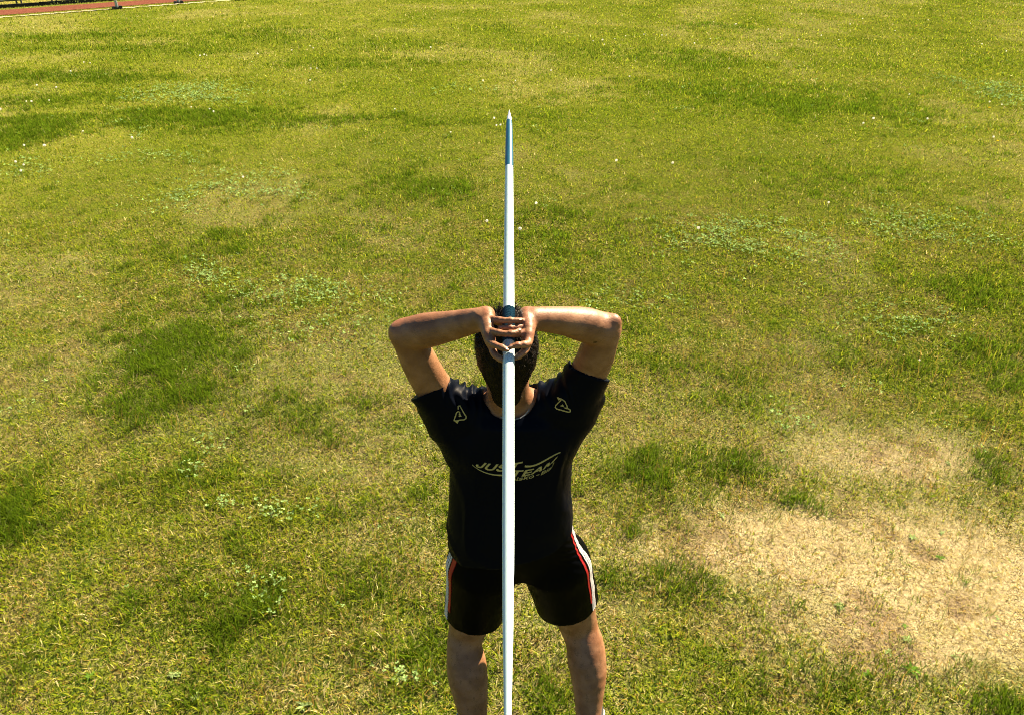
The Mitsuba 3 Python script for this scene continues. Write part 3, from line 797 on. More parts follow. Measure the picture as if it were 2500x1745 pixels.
def drape(polys, thick=.0012, edge=3.0):
    """Flat shapes of the pattern laid on the cloth as thin prints."""
    out = []
    for g in polys:
        for poly in getattr(g, 'geoms', [g]):
            if poly.area < .3: continue
            poly = poly.segmentize(edge)
            m = trimesh.creation.extrude_polygon(poly, 1.0, engine='earcut')
            v, f = trimesh.remesh.subdivide_to_size(m.vertices, m.faces, edge*1.6)
            P, N = fit_p(v[:, :2]), fit_n(v[:, :2])
            bad = np.isnan(P).any(1)
            P[bad], N[bad] = near_p(v[bad, :2]), near_n(v[bad, :2])
            N /= np.linalg.norm(N, axis=1, keepdims=True)
            h = (v[:, 2]-.15)*thick*1.6
            f = f[:, ::-1]
            out.append((P+N*h[:, None], f))
    return join(out)

def text_shape(text, bold=True):
    """Outline of a word, capitals one unit tall, starting at the origin."""
    m = meshkit.text_mesh(text, 1.0, depth=.1, bold=bold)
    top = np.array(m.vertices)[:, 2] > .05
    f = m.faces[top[m.faces].all(1)]
    return unary_union([Polygon(np.array(m.vertices)[t][:, :2]).buffer(.004) for t in f]).simplify(.01)

def warp_text(text, u0, u1, base, height, slant, bold=True):
    """A word laid along the curve base(t), t from 0 to 1."""
    from shapely import transform
    g = text_shape(text, bold).segmentize(.15)
    x0, _, x1, _ = g.bounds
    def f(c):
        t = u0+(u1-u0)*(c[:, 0]-x0)/(x1-x0)
        b = base(t)
        h = height(t)*c[:, 1]
        return np.stack([b[:, 0]+slant(t)*c[:, 1], b[:, 1]-h], 1)
    return transform(g, f).buffer(0)

def curve(pts, deg=2):
    pts = np.asarray(pts, float)
    t = np.linspace(0, 1, len(pts))
    cx, cy = np.polyfit(t, pts[:, 0], deg), np.polyfit(t, pts[:, 1], deg)
    return lambda s: np.stack([np.polyval(cx, s), np.polyval(cy, s)], 1)

def stroke(pts, w0, w1=None, deg=3, n=24):
    c = curve(pts, deg)(np.linspace(0, 1, n))
    w1 = w0 if w1 is None else w1
    d = np.gradient(c, axis=0); d /= np.linalg.norm(d, axis=1, keepdims=True)
    nn = np.stack([-d[:, 1], d[:, 0]], 1)*np.linspace(w0, w1, n)[:, None]/2
    return Polygon(np.vstack([c+nn, (c-nn)[::-1]])).buffer(0)

z3 = lambda x, y: (1060+x/5.467, 1040+y/5.467)
JUST = warp_text('JUST', 0, 1, curve([z3(545, 522), z3(715, 575), z3(900, 592), z3(1120, 578)]), lambda t: 10.5+9.5*t, lambda t: 12+0*t)
TEAM = warp_text('TEAM', 0, 1, curve([z3(1000, 668), z3(1160, 660), z3(1330, 632), z3(1460, 562), z3(1590, 470)], 3), lambda t: 15.5-2*t, lambda t: 9+2*t)
CITY = warp_text('Bielsko-Biała', 0, 1, curve([z3(990, 730), z3(1085, 718), z3(1330, 690), z3(1470, 610), z3(1590, 505)], 3), lambda t: 8.5+0*t, lambda t: 4+0*t, bold=False)
obj('person__jersey__lettering', drape([JUST]), 'print_gold', smooth=False, label='gold word JUST on the back')
obj('person__jersey__lettering_001', drape([TEAM]), 'print_gold', smooth=False, label='gold word TEAM on the back')
obj('person__jersey__lettering_002', drape([CITY], edge=2), 'print_gold', smooth=False, label='small gold town name under the word TEAM')
obj('person__jersey__swoosh_line', drape([stroke([z3(508, 512), z3(620, 580), z3(740, 632), z3(840, 652), z3(960, 640), z3(1060, 640)], .8, 4.2)]), 'print_gold', smooth=False, label='gold curved line under the word JUST')
obj('person__jersey__swoosh_line_001', drape([stroke([z3(1210, 526), z3(1330, 520), z3(1440, 468), z3(1560, 405), z3(1684, 342)], 4.0, 2.0)]), 'print_gold', smooth=False, label='gold curved line over the word TEAM')
z5 = lambda x, y: (1100+x/5.725, 920+y/5.725)
def emblem(outline, fill, tab):
    ring = LineString([z5(*q) for q in outline]).buffer(1.25)
    return unary_union([ring, Polygon([z5(*q) for q in fill]), Polygon([z5(*q) for q in tab])])
EML = emblem([(105, 445), (105, 405), (130, 400), (215, 545), (215, 570), (195, 588), (70, 605), (50, 600), (55, 580), (85, 490), (105, 475), (125, 490), (122, 520)], [(128, 500), (155, 548), (110, 552)], [(55, 605), (118, 598), (95, 645)])
EMR = emblem([(1500, 290), (1565, 310), (1600, 340), (1635, 415), (1620, 432), (1600, 425)], [(1568, 375), (1590, 415), (1535, 400)], [(1488, 275), (1555, 298), (1515, 325)])
EMR = unary_union([EMR, LineString([z5(*q) for q in [(1545, 320), (1470, 395), (1465, 420), (1485, 440), (1650, 485), (1675, 475), (1675, 455), (1635, 432)]]).buffer(1.25)])
obj('person__jersey__emblem', drape([EML], edge=2.5), 'print_gold', smooth=False, label='gold triangular emblem behind the left shoulder')
obj('person__jersey__emblem_001', drape([EMR], edge=2.5), 'print_gold', smooth=False, label='gold triangular emblem behind the right shoulder')
PIP = LineString([z5(*q) for q in [(700, 560), (760, 588), (830, 598), (905, 592), (980, 570), (1040, 530), (1080, 485), (1100, 455)]]).buffer(.9)
obj('person__jersey__collar_piping', drape([PIP], edge=2.5), 'piping_grey', smooth=False)

# necklace: small silver beads round the neck
beads = []
for a in np.linspace(0, 2*np.pi, 84, endpoint=False):
    c = NB+np.array([.0665*math.cos(a), .062*math.sin(a)-.006, 0.027+.016*math.sin(a)+.010*abs(math.cos(a))])
    s = trimesh.creation.icosphere(1, .0023); s.apply_translation(c); beads.append((s.vertices, s.faces))
obj('person__necklace', join(beads), 'silver', smooth=True, label='thin silver bead chain around the neck')

# ---- shorts
shorts = Vol(spaced(-.30, .34, .0036), spaced(1.66, 2.16, .0036), spaced(.46, 1.12, .0036))
sz, sc, sw = sections(((1225, 1104, 1386), (1280, 1102, 1396), (1335, 1104, 1412), (1385, 1135, 1395)), 1.865)
shorts.loft(sz, sc, np.full(4, 1.865), sw, np.array([.065, .098, .118, .112])[:4], k=.02, power=2.3)
HL0, HL1 = unp(1180, 1385, 1.87), unp(1157, 1503, 1.90)
HR0, HR1 = unp(1357, 1380, 1.88), unp(1385, 1473, 1.925)
for a, b, r0, r1 in ((HL0, HL1, .114, .101), (HR0, HR1, .109, .109)):
    n = unit(b-a)
    shorts.limb([a+[0, .03, 0], b+n*.05+[0, .06, 0]], [r0-.004, r1-.008], k=.03)
    shorts.limb([a, b+n*.05], [r0, r1-.004], k=.045, flat=((0, 1, 0), .98))
    shorts.clip(b, n+np.array([0, -.30, 0]), b-[.14, .22, .20], b+[.14, .24, .08])
    shorts.limb([b+[0, .06, 0], b+n*.07+[0, .065, 0]], [r1-.020, r1-.014], k=.003, mode='sub')
    shorts.limb([b-n*.0, b+n*.07], [r1-.016, r1-.010], k=.003, flat=((0, 1, 0), .98), mode='sub')
sm = shorts.mesh(smooth=2)
def folds_shorts(v):
    out = .008*(meshkit.fbm(v*[18, 12, 7], 3, seed=14)-.5)
    c = unp(1425, 1345, 1.80)
    w = np.exp(-((v-c)**2/np.array([.06, .12, .07])**2).sum(1))
    return out+w*.0025*np.sin(2*np.pi*(v[:, 2]+.6*v[:, 0])/.022+4*meshkit.noise(v*20, 3))
sm = displaced(sm, folds_shorts)
obj('person__shorts', sm, 'shorts_cloth', smooth=True, label='black knee length sports shorts with white side stripes')
vs_, ns_ = np.array(sm.vertices), np.array(sm.vertex_normals)
ok = (np.einsum('ij,ij->i', ns_*[1, 1, 0], (vs_-[0, 1.865, 0])*[1, 1, 0]*np.sign(1)) > -1)

def side_strip(side, hem_c, hem_p, t_rows, lift=.0022):
    """A strip of trim up the outer side of a trouser leg: t_rows = (height, angle from, angle to) from hem to waist, angle about the leg's middle, 0 = straight out, + = to the back."""
    cx0, cx1 = hem_c, hem_p
    nu = 9
    t = np.linspace(0, 1, 44)
    rows = np.array(t_rows, float)
    z = np.interp(t, np.linspace(0, 1, len(rows)), rows[:, 0])
    a0 = np.interp(t, np.linspace(0, 1, len(rows)), rows[:, 1]); a1 = np.interp(t, np.linspace(0, 1, len(rows)), rows[:, 2])
    V = []
    axis_pt = lambda zz: cx0+(cx1-cx0)*((zz-cx0[2])/(cx1[2]-cx0[2]))[:, None]
    c = axis_pt(vs_[:, 2])
    ang = np.arctan2(-(vs_[:, 1]-c[:, 1]), side*(vs_[:, 0]-c[:, 0]))
    rad = np.hypot(vs_[:, 1]-c[:, 1], vs_[:, 0]-c[:, 0])
    outw = ns_[:, 0]*side*np.cos(ang)-ns_[:, 1]*np.sin(ang) > .25
    s = outw & (np.abs(ang) < 2.2) & (rad > .05)
    fr = LinearNDInterpolator(np.stack([ang[s]*.1, vs_[s, 2]], 1), rad[s]); fn = NearestNDInterpolator(np.stack([ang[s]*.1, vs_[s, 2]], 1), rad[s])
    A = a0[:, None]+(a1-a0)[:, None]*np.linspace(0, 1, nu)[None]
    Zz = np.repeat(z[:, None], nu, 1)
    q = np.stack([A.ravel()*.1, Zz.ravel()], 1)
    r = fr(q); r = np.where(np.isnan(r), fn(q), r)
    C = axis_pt(Zz.ravel())
    def pts(l):
        return np.stack([C[:, 0]+side*np.cos(A.ravel())*(r+l), C[:, 1]-np.sin(A.ravel())*(r+l), Zz.ravel()], 1)
    top, bot = pts(lift), pts(-.002)
    n = len(top)
    i, j = np.meshgrid(np.arange(len(t)-1), np.arange(nu-1), indexing='ij')
    g = np.stack([i*nu+j, i*nu+j+1, (i+1)*nu+j+1, (i+1)*nu+j], -1).reshape(-1, 4)
    f = np.vstack([g[:, [0, 1, 2]], g[:, [0, 2, 3]]])
    edge = np.r_[np.arange(nu), np.arange(1, len(t))*nu+nu-1, ((len(t)-1)*nu+np.arange(nu-1))[::-1], (np.arange(1, len(t)-1)*nu)[::-1]]
    e2 = np.roll(edge, -1)
    wall = np.vstack([np.stack([edge, e2, e2+n], 1), np.stack([edge, e2+n, edge+n], 1)])
    return np.vstack([top, bot]), np.vstack([f, f[:, ::-1]+n, wall])

zw, zh = HEM+.03, HL1[2]
k = 0
def waist_axis(h): return np.array([0.0, 1.865, zw])
for side, b, a, base in ((-1, HL1, HL0, 0.10), (1, HR1, HR0, 0.36)):
    top = a+(a-b)*((zw-a[2])/(a[2]-b[2]))
    top[1] = 1.865
    ztop = HEM+(.005 if side < 0 else .062)
    tw_, dq, sw_ = (0, .10, .055) if side < 0 else (.13, .080, .045)
    for q in range(3):
        c0 = base+dq*q
        obj(num('person__shorts__stripe', k), side_strip(side, b, top, [(b[2]+(.026 if side < 0 else .036), c0, c0+sw_), (b[2]+.16, c0+.01-tw_, c0+sw_+.01-tw_), (ztop, c0+.02-2*tw_, c0+.02+sw_-2*tw_)]), 'stripe_white', smooth=True); k += 1
    c0 = base+.02+dq*3
    pw = .15 if side < 0 else .085
    z0, z1 = b[2]+.085, ztop
    obj(num('person__shorts__panel', 0 if side < 0 else 1), side_strip(side, b, top, [(z0, c0-.01-tw_*.6, c0+pw-.02-tw_*.6), (z0+(z1-z0)*.5, c0-tw_, c0+pw-tw_), (z1, c0+.02-2*tw_, c0+.03+pw-2*tw_)], lift=.0019), 'panel_red', smooth=True)

# ---- socks and shoes
for i, (A, s) in enumerate(((AL, -1), (AR, 1))):
    F0 = A*[1, 1, 0]
    sock = tube([A+[0, 0, .02], A+[0, -.003, -.02], F0+[0, -.01, .06]], [.042, .041, .043], 18)
    obj(num('person__sock', i), join([sock]), 'sock_cloth', smooth=True)
    S = Vol(spaced(F0[0]-.16, F0[0]+.16, .005), spaced(F0[1]-.14, F0[1]+.30, .005), spaced(-.02, .14, .005))
    S.limb([F0+[0, -.03, .045], F0+[s*.02, .06, .042], F0+[s*.042, .17, .03]], [.046, .044, .040], k=.02)
    S.limb([F0+[0, -.015, .085]], [.05]) if False else None
    S.limb([F0+[0, -.012, .05], F0+[0, -.012, .085]], [.045, .044], k=.02)
    S.clip([0, 0, .012], (0, 0, -1)); S.clip([0, 0, .098], (0, 0, 1))
    obj(num('person__shoe', i), S.mesh(2), 'shoe_cloth', smooth=40)
    S2 = Vol(spaced(F0[0]-.16, F0[0]+.16, .005), spaced(F0[1]-.14, F0[1]+.30, .005), spaced(-.02, .06, .004))
    S2.limb([F0+[0, -.03, .02], F0+[s*.02, .06, .02], F0+[s*.042, .17, .02]], [.050, .045, .045], k=.02)
    S2.clip([0, 0, .0], (0, 0, -1)); S2.clip([0, 0, .0225], (0, 0, 1))
    obj(num('person__shoe', i)+'__sole', S2.mesh(1), 'shoe_sole', smooth=40)

# ------------------------------------------------------------------ the javelin
tag('javelin', 'white javelin with blue head and blue cord grip held behind the head', 'javelin')
def along(s): return GRIP+JDIR*s
def turned(prof, sides=40):
    return tube([along(s) for s, r in prof], [r for s, r in prof], sides)
S_JOINT, S_TIPB, S_TIP = .612, .845, .905
G0, G1 = -.062, .046
tail = [(-1.30, .0032), (-1.2, .0046), (-1.08, .0056), (-.98, .0060), (-.905, .0064), (-.81, .0083), (-.73, .0101), (-.60, .0118), (-.51, .0126), (-.40, .0130), (-.27, .0133), (-.12, .0139), (G0, .0141), (-.05, .0142), (.04, .0142), (G1, .0142), (.12, .0141), (.237, .0135), (.40, .0129), (.52, .0123), (S_JOINT+.004, .0118)]
from scipy.interpolate import PchipInterpolator
rj = PchipInterpolator([s for s, r in tail], [r for s, r in tail])
obj('javelin__shaft', join([turned([(s, float(rj(s))) for s in np.linspace(-1.30, S_JOINT+.003, 90)])]), 'shaft_paint', smooth=40, label='white painted shaft')
hd = PchipInterpolator([S_JOINT, S_JOINT+.004, .70, .78, S_TIPB], [.0122, .0125, .0119, .0110, .0086])
obj('javelin__metal_head', join([turned([(s, float(hd(s))) for s in np.linspace(S_JOINT, S_TIPB, 40)])]), 'blue_paint', smooth=40, label='blue painted metal head')
obj('javelin__tip', join([turned([(S_TIPB, .0087), (S_TIPB+.006, .0085), (S_TIPB+.03, .0052), (S_TIP-.008, .0018), (S_TIP, .0006)])]), 'bare_tip', smooth=40, label='bare silver pointed tip')
# cord grip: one helix of thin cord
turns = 46
a = np.linspace(0, turns*2*np.pi, turns*22)
ss = np.linspace(G0, G1, len(a))
e1 = unit(np.cross(JDIR, [0, 0, 1])); e2 = np.cross(JDIR, e1)
cord = along(0)+JDIR*ss[:, None]+(np.cos(a)[:, None]*e1+np.sin(a)[:, None]*e2)*.0146
obj('javelin__grip', join([tube(cord, .00125, 6)]), 'blue_cord', smooth=True, label='blue cord wound around the shaft as grip')
# ------------------------------------------------------------------ the track at the far left
def strip(s0, s1, o0, o1, z, n=60, wob=0.0, seed=0):
    s = np.linspace(s0, s1, n)
    w0 = wob*(meshkit.noise(np.stack([s*1.7, s*0, s*0], 1), seed)-.5); w1 = wob*(meshkit.noise(np.stack([s*1.7, s*0, s*0], 1), seed+3)-.5)
    v = np.vstack([[tpt(a, o0+b, z) for a, b in zip(s, w0)], [tpt(a, o1+b, z) for a, b in zip(s, w1)]])
    i = np.arange(n-1)
    return v, np.vstack([np.stack([i, i+1, i+n+1], 1), np.stack([i, i+n+1, i+n], 1)])

def track_fn(p, n, uv):
    g = mikit.fbm(p.x*14, p.y*14, 0.0, 4)
    f = mikit.noise(p.x*160, p.y*160)
    c = mikit.mix((0.095, 0.034, 0.023), (0.145, 0.057, 0.039), g)
    return c*(0.8+0.4*f)
scene['track_rubber'] = {'type': 'twosided', 'b': {'type': 'diffuse', 'reflectance': mikit.proc(track_fn)}}
def lime_fn(p, n, uv):
    g = mikit.fbm(p.x*5, p.y*5, 0.0, 4)
    return mikit.mix((0.62, 0.60, 0.50), (0.30, 0.29, 0.15), mikit.smoothstep(0.48, 0.62, g))
scene['worn_concrete'] = {'type': 'twosided', 'b': {'type': 'diffuse', 'reflectance': mikit.proc(lime_fn)}}
obj('running_track', strip(-40, 60, TRACK_A, TRACK_B, .012, 240, .14), 'track_rubber', smooth=False, label='brick red running track crossing the far left corner', kind='structure')
obj('track_edging', join([strip(-40, 60, -.02, .08, .022, 200), strip(-40, 60, -.02, -.021, .022, 2)]), 'worn_concrete', smooth=False, label='pale worn edging line along the near side of the track', kind='structure')

# grass tufts along the track's edges and the dry strip behind
def edge_grass(n, s0, s1, o0, o1, col, h0, h1, w):
    s, o = RNG.uniform(s0, s1, n), RNG.uniform(o0, o1, n)
    q = K0[None]+TDIR[None]*s[:, None]+TNOR[None]*o[:, None]
    c = np.array(col)[None]*(.65+.7*RNG.random(n))[:, None]
    v, f, cc = blades(q[:, 0], q[:, 1], RNG.uniform(h0, h1, n), np.full(n, w), np.abs(RNG.normal(.4, .3, n)), RNG.uniform(0, 6.28, n), c, c*1.15, RNG.uniform(0, .6, n), True)
    return v, f, cc
m, c = merge([edge_grass(9000, -6, 22, -.05, TRACK_A+.08, (.20, .20, .045), .02, .06, .012), edge_grass(16000, -6, 22, TRACK_B-.08, 2.80, (.24, .27, .05), .02, .06, .014)])
obj('verge_grass', m, 'blade', smooth=False, color=np.clip(c, 0, .9), label='thin grass verge on both sides of the red track', category='grass', kind='stuff')
m, c = merge([edge_grass(26000, -6, 22, 2.95, 9, (.50, .41, .13), .03, .08, .018)])
obj('dry_bank_grass', m, 'blade', smooth=False, color=np.clip(c, 0, .9), label='yellow dry grass on the bank behind the dark kerb', category='dry grass', kind='stuff')

# dark kerb of old boards behind the track, in lengths with gaps
def kerb_fn(p, n, uv):
    g = mikit.fbm(p.x*6, p.y*6, p.z*14, 4)
    return mikit.mix((0.012, 0.012, 0.013), (0.045, 0.043, 0.038), g)
scene['dark_kerb'] = {'type': 'twosided', 'b': {'type': 'diffuse', 'reflectance': mikit.proc(kerb_fn)}}
ang = math.atan2(TDIR[1], TDIR[0])
tag('kerb_wall', 'low black kerb of boards behind the red track', 'kerb')
for i in range(11):
    L = 2.42
    s = -6+i*2.45
    c = tpt(s+L/2, 2.88, .06+.006*math.sin(i*2.3))
    obj(num('kerb_wall__board', i), join([box(c, (L, .10, .125), ang+.004*math.sin(i*5.1))]), 'dark_kerb', smooth=False)
# ivy specks hanging over the kerb
n = 420
s, z = RNG.uniform(-5.5, 20, n), RNG.random(n)**1.5*.10+.015
q = np.array([tpt(a, 2.815-.012*RNG.random(), zz) for a, zz in zip(s, z)])
q = q[meshkit.noise(np.stack([s*1.3, s*0, s*0], 1), 4) > .45]
n = len(q)
r = RNG.uniform(.012, .026, n)[:, None]
e = np.array([TDIR[0], TDIR[1], 0])[None]+RNG.normal(0, .3, (n, 3)); g_ = np.array([0, 0, 1])[None]+RNG.normal(0, .4, (n, 3))
v = np.stack([q-e*r, q-g_*r, q+e*r, q+g_*r], 1).reshape(-1, 3)
k4 = np.arange(n)[:, None]*4
col = np.array([.13, .17, .05])[None]*RNG.uniform(.6, 1.9, n)[:, None]
obj('creeping_weeds', (v, np.concatenate([k4+[0, 1, 2], k4+[0, 2, 3]], 1).reshape(-1, 3)), 'leaf', smooth=False, color=np.repeat(col, 4, 0), label='small weeds creeping over the black kerb', category='weeds', kind='stuff')

# ---- white bench rail on dark legs behind the kerb
scene['white_board'] = {'type': 'twosided', 'b': {'type': 'principled', 'base_color': rgb((.74, .74, .72)), 'roughness': .5}}
scene['dark_metal'] = {'type': 'twosided', 'b': {'type': 'principled', 'base_color': rgb((.035, .035, .037)), 'roughness': .45, 'metallic': .3}}
scene['galvanised'] = {'type': 'twosided', 'b': {'type': 'principled', 'base_color': rgb((.30, .33, .32)), 'roughness': .38, 'metallic': .7}}
scene['black_rubber'] = {'type': 'twosided', 'b': {'type': 'principled', 'base_color': rgb((.012, .012, .012)), 'roughness': .6}}
BO = 4.15
tag('white_bench', 'white bench board on dark metal legs behind the kerb in the far left corner', 'bench')
obj('white_bench__seat_board', join([box(tpt(-1.5, BO+.02, .34), (9.0, .05, .38), ang)]), 'white_board', smooth=False)
obj('white_bench__rail', join([box(tpt(-1.5, BO-.03, .125), (9.0, .05, .045), ang)]), 'dark_metal', smooth=False)
k = 0
for sx in (-1.1, -.95, .99, 1.14, 2.12, 2.27):
    obj(num('white_bench__leg', k), join([tube([tpt(sx, BO-.08, 0), tpt(sx, BO-.08, .6)], .028, 10)]), 'dark_metal', smooth=40); k += 1

# ---- metal posts standing on the near edge of the track
def post(i, px, py, lean, label):
    g = gnd(px, py)
    P = np.array([g[0], g[1], 0])
    key = num('metal_post', i)
    tag(key, label, 'post', 'metal posts along the track')
    obj(key+'__pole', join([tube([P+[0, 0, .05], P+[lean, 0, 1.3], P+[lean*2, 0, 2.6]], .047, 18)]), 'galvanised', smooth=40)
    # flat weighted foot: a plate with two rubber blocks
    obj(key+'__foot', join([box(P+[0, 0, .035], (.16, .12, .05), ang), box(P+np.array([TDIR[0], TDIR[1], 0])*.095+[0, 0, .05], (.07, .17, .10), ang),
                            box(P-np.array([TDIR[0], TDIR[1], 0])*.095+[0, 0, .045], (.08, .18, .09), ang)]), 'black_rubber', smooth=False)
post(0, 287, 23.5, -.05, 'grey metal post with a black foot, nearer of the two beside the track')
post(1, 437, 10.5, -.04, 'grey metal post with a black foot, farther of the two beside the track')
# a low black marker box farther along the edge
g = gnd(588, 2.5)
obj('marker_block', join([box([g[0]-.12, g[1], .05], (.13, .16, .10), ang), box([g[0]+.12, g[1]+.04, .055], (.12, .16, .11), ang), box([g[0], g[1]+.02, .10], (.36, .10, .05), ang)]), 'black_rubber', smooth=False,
    label='low black rubber block on the grass at the top edge beyond the posts', category='block')

# ------------------------------------------------------------------ dandelion clocks
def puff_mesh(seed):
    r = np.random.default_rng(seed)
    core = trimesh.creation.icosphere(1, .35)
    n = 150
    d = r.normal(size=(n, 3)); d /= np.linalg.norm(d, axis=1, keepdims=True)
    V, F = [core.vertices], [core.faces]
    at = len(core.vertices)
    for q in d:
        e = unit(np.cross(q, r.normal(size=3))); f = np.cross(q, e)
        tipc = q*(.88+.1*r.random())
        v = np.array([q*.2-e*.02, q*.2+e*.02, tipc, tipc+e*.20+q*.03, tipc-e*.20+q*.03, tipc+f*.20+q*.03, tipc-f*.20+q*.03, tipc+q*.10])
        V.append(v); F.append(np.array([[0, 1, 2], [3, 7, 5], [5, 7, 4], [4, 7, 6], [6, 7, 3]])+at); at += 8
    return trimesh.Trimesh(np.vstack(V), np.vstack(F), process=False)
scene['seed_fluff'] = {'type': 'principledthin', 'base_color': rgb((.82, .81, .78)), 'roughness': .7, 'diff_trans': .9}
scene['flower_stem'] = diffuse((.16, .19, .06))
scene['flower_yellow'] = diffuse((.75, .52, .02))
PUFF = [mikit.ply(puff_mesh(i), 'seed_fluff', smooth=False) for i in range(3)]
ci = 0
spots = [(2130, 283), (2265, 285), (2445, 250), (2418, 245), (2425, 328), (2218, 228), (1505, 388), (2250, 875), (2027, 490), (1704, 553), (590, 428), (527, 268), (467, 258), (508, 262), (50, 410), (38, 392), (55, 398),
         (58, 351), (108, 351), (2, 262), (62, 243), (75, 243), (118, 240), (1176, 193), (757, 191), (775, 163), (759, 163), (712, 117), (755, 107), (765, 112), (630, 127), (487, 130), (497, 128), (503, 131), (204, 148), (220, 149),
         (170, 168), (89, 202), (134, 208), (1050, 112), (961, 263), (1205, 287), (1222, 305), (1212, 305), (1190, 535), (1265, 556), (1310, 492), (1447, 97), (1470, 94), (1475, 105), (1500, 91), (1528, 84), (1570, 80), (1617, 82), (1627, 83), (1697, 101),
         (1741, 50), (1796, 55), (1796, 56), (1877, 68), (1950, 94), (2005, 82), (2048, 93), (2105, 42), (2184, 70), (2370, 54), (2398, 103), (1736, 89), (2109, 295), (1778, 162), (1263, 193), (1345, 168), (1640, 395), (2075, 55), (2265, 46), (2460, 120), (1535, 180), (320, 330), (206, 316), (1100, 320)]
def spot_labels(spots):
    """A label for each clock that tells it from the others: its part of the field and its place among those there."""
    rows = ((0, 75, 'at the top edge of the field'), (75, 118, 'just below the top edge'), (118, 175, 'above the javelin tip'), (175, 300, 'level with the javelin tip'),
            (300, 520, 'level with the front shaft'), (520, 2000, 'in the nearer turf'))
    rows = tuple((r0, r1, w.replace('level with nothing but grass', 'above the javelin tip')) for r0, r1, w in rows)
    cols = ((0, 230, 'far left'), (230, 830, 'left'), (830, 1245, 'left of centre'), (1245, 1660, 'right of centre'), (1660, 2150, 'right'), (2150, 2600, 'far right'))
    cells, out = {}, {}
    for s in spots:
        r = next(w for r0, r1, w in rows if r0 <= s[1] < r1)
        c = next(w for c0, c1, w in cols if c0 <= s[0] < c1)
        cells.setdefault((r, c), []).append(s)
    order = ('leftmost', 'second from left', 'third from left', 'fourth from left', 'fifth from left', 'sixth from left', 'seventh from left', 'eighth from left', 'ninth from left')
    for (r, c), m in cells.items():
        m.sort()
        for k, s in enumerate(m):
            if len(m) == 1:
                out[s] = f'white dandelion clock, only one {r}, {c}'
            else:
                out[s] = f'dandelion clock, {order[k] if k < len(m)-1 else "rightmost"} of {len(m)} {r}, {c}'
    return out
spots = list(dict.fromkeys(spots))
SPOT = spot_labels(spots)
for i, (px, py) in enumerate(spots):
    g = gnd(px, py+4)
    h = RNG.uniform(.06, .13)
    # the head is seen at the spot, so its root stands nearer the camera
    back = h*g/CAM_H
    P = np.array([g[0]-back[0], g[1]-back[1], 0])
    P[2] = bump_z(P[:1], P[1:2])[0]
    H = P+[RNG.normal(0, .012), RNG.normal(0, .012), h]
    r = RNG.uniform(.010, .017) if py < 800 else .006
    key = num('dandelion', i)
    tag(key, SPOT[(px, py)], 'dandelion', 'white dandelion clocks in the grass')
    scene[key+'__stem'] = mikit.ply(tube([P, (P+H)/2+[.004, .003, 0], H], [.0022, .002, .0018], 5), 'flower_stem', smooth=True)
    scene[key+'__seed_head'] = {**PUFF[i % 3], 'to_world': T().translate(H.tolist()).rotate([0, 0, 1], float(RNG.uniform(0, 360))).scale(r)}
for i, (px, py) in enumerate(((2414, 270), (2433, 352))):
    g = gnd(px, py)
    h = .04
    key = num('dandelion_flower', i)
    tag(key, ('yellow dandelion flower just below the white clocks at the right', 'yellow dandelion flower by the dark weed tuft at the right')[i], 'dandelion')
    P = np.array([g[0], g[1], 0.0])
    obj(key+'__stem', tube([P, P+[0, 0, h]], [.0025, .002], 5), 'flower_stem', smooth=True)
    d = [(np.array([[0, 0, .004], [math.cos(a)*.02-math.sin(a)*.003, math.sin(a)*.02+math.cos(a)*.003, .006+.006*math.sin(9*a)], [math.cos(a)*.02+math.sin(a)*.003, math.sin(a)*.02-math.cos(a)*.003, .006]])+P+[0, 0, h], np.array([[0, 1, 2]])) for a in np.linspace(0, 6.28, 34)]
    obj(key+'__bloom', join(d), 'flower_yellow', smooth=False)

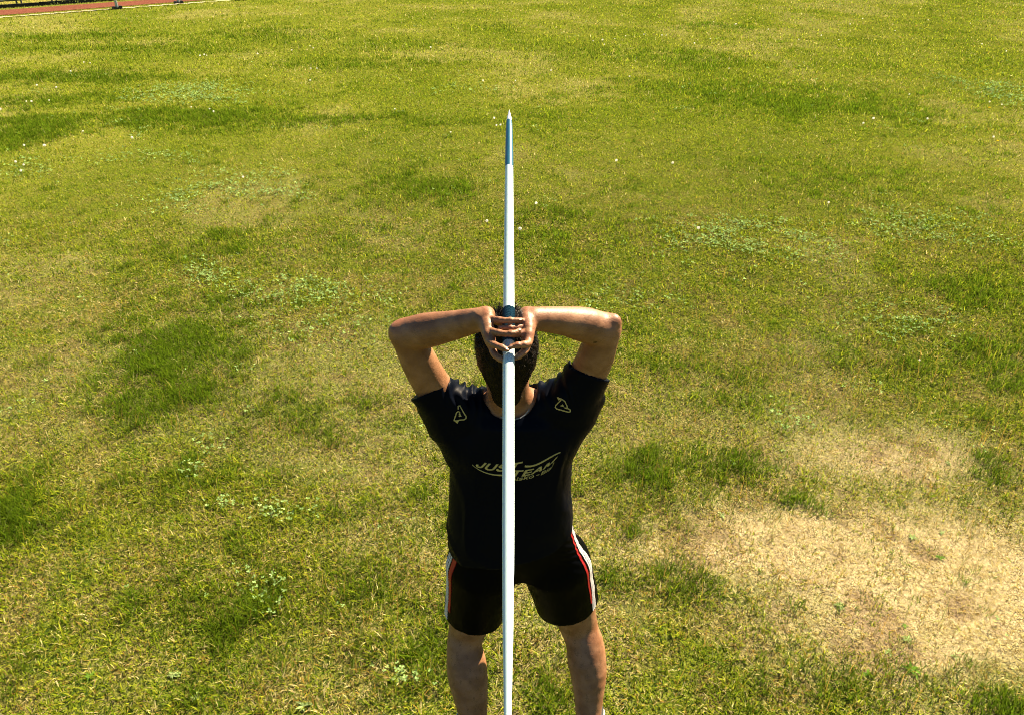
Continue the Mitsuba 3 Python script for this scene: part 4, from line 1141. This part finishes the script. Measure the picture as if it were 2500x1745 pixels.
# ------------------------------------------------------------------ broad-leaved weeds
def leaf_mesh(length, width, rise, droop, twist, wav, seed):
    r = np.random.default_rng(seed)
    t = np.linspace(0, 1, 6)
    w = width*np.sin(np.pi*np.clip(t*.86+.10, 0, 1))**.8*np.r_[.35, .8, 1, 1, .8, .04]
    x = length*t
    z = rise*t-droop*t**2.2
    y = wav*np.sin(t*4+seed)
    L = np.stack([x, y+w/2, z+.12*w], 1); C = np.stack([x, y, z-.10*w], 1); R = np.stack([x, y-w/2, z+.12*w], 1)
    v = np.concatenate([L, C, R])
    n = len(t)
    i = np.arange(n-1)
    f = np.vstack([np.stack([i, i+n, i+n+1], 1), np.stack([i, i+n+1, i+1], 1), np.stack([i+n, i+2*n, i+2*n+1], 1), np.stack([i+n, i+2*n+1, i+n+1], 1)])
    return v, f
weeds = [(2224, 1632, .085, 0, 'pale green rosette weed with broad leaves in the middle of the bare straw patch'), (2052, 1475, .06, 1, 'bluish leafy weed at the left part of the bare straw patch'), (2215, 1555, .05, 1, 'small pale weed just above the broad leaved rosette in the bare straw'),
         (2230, 1310, .055, 1, 'grey green rosette weed on the upper part of the bare straw patch'), (2296, 1358, .05, 0, 'small dark green weed with spread leaves right of the grey green rosette'), (973, 1652, .095, 1, 'pale broad leaved weed low in the turf just left of the man\'s legs'),
         (1762, 1258, .055, 1, 'white tinged leafy weed above the left tip of the bare patch'), (1910, 1098, .05, 1, 'small pale weed in the turf right of the jersey'), (1812, 1040, .045, 1, 'tiny pale weed in the turf above the other pale one'),
         (2300, 1296, .04, 1, 'tiny pale weed above the dark green one in the straw'), (2120, 1620+25, .05, 0, 'low green weed at the lower left of the bare patch'), (425, 1650, .06, 1, 'pale leafy weed near the bottom of the left half'), (480, 1700, .06, 1, 'pale weed at the bottom of the left half, right of its neighbour'), (220, 1655, .055, 0, 'green leafy weed near the bottom left corner'),
         (2210, 1522, .045, 0, 'green weed, topmost of the little group around the pale rosette'), (2330, 1600, .04, 1, 'tiny pale weed right of the broad leaved rosette'), (740, 1725, .07, 1, 'pale spread weed at the bottom edge left of the man'), (2170, 1590, .045, 1, 'tiny pale weed left of the broad leaved rosette'), (2315, 1150-20, .04, 1, 'small bright weed at the top of the bare straw')]
weeds = [w for w in weeds]
LEAF_D, LEAF_P = np.array([.08, .16, .02]), np.array([.19, .27, .10])
for i, (px, py, R, pale, lab) in enumerate(weeds):
    g = gnd(px, py)
    P = np.array([g[0], g[1], bump_z(g[:1], g[1:2])[0]+.006])
    key = num('rosette_weed', i)
    tag(key, lab or 'small low leafy weed lying in the turf near the camera', 'weed', 'broad leaved weeds in the turf')
    nl = int(RNG.integers(7, 12))
    for q in range(nl):
        L = .48*R*RNG.uniform(.5, 1.25)
        v, f = leaf_mesh(L, L*RNG.uniform(.22, .40), L*RNG.uniform(.05, .5), L*RNG.uniform(.15, .45), 0, L*.08, i*20+q)
        a = q*2*math.pi/nl+RNG.normal(0, .25)
        ca, sa = math.cos(a), math.sin(a)
        v = np.stack([v[:, 0]*ca-v[:, 1]*sa, v[:, 0]*sa+v[:, 1]*ca, v[:, 2]], 1)+P
        c = (LEAF_P if pale else LEAF_D)*RNG.uniform(.7, 1.35)
        scene[key+'__'+num('leaf', q)] = mikit.ply((v, f), 'leaf', smooth=True, color=np.repeat(c[None], len(v), 0))
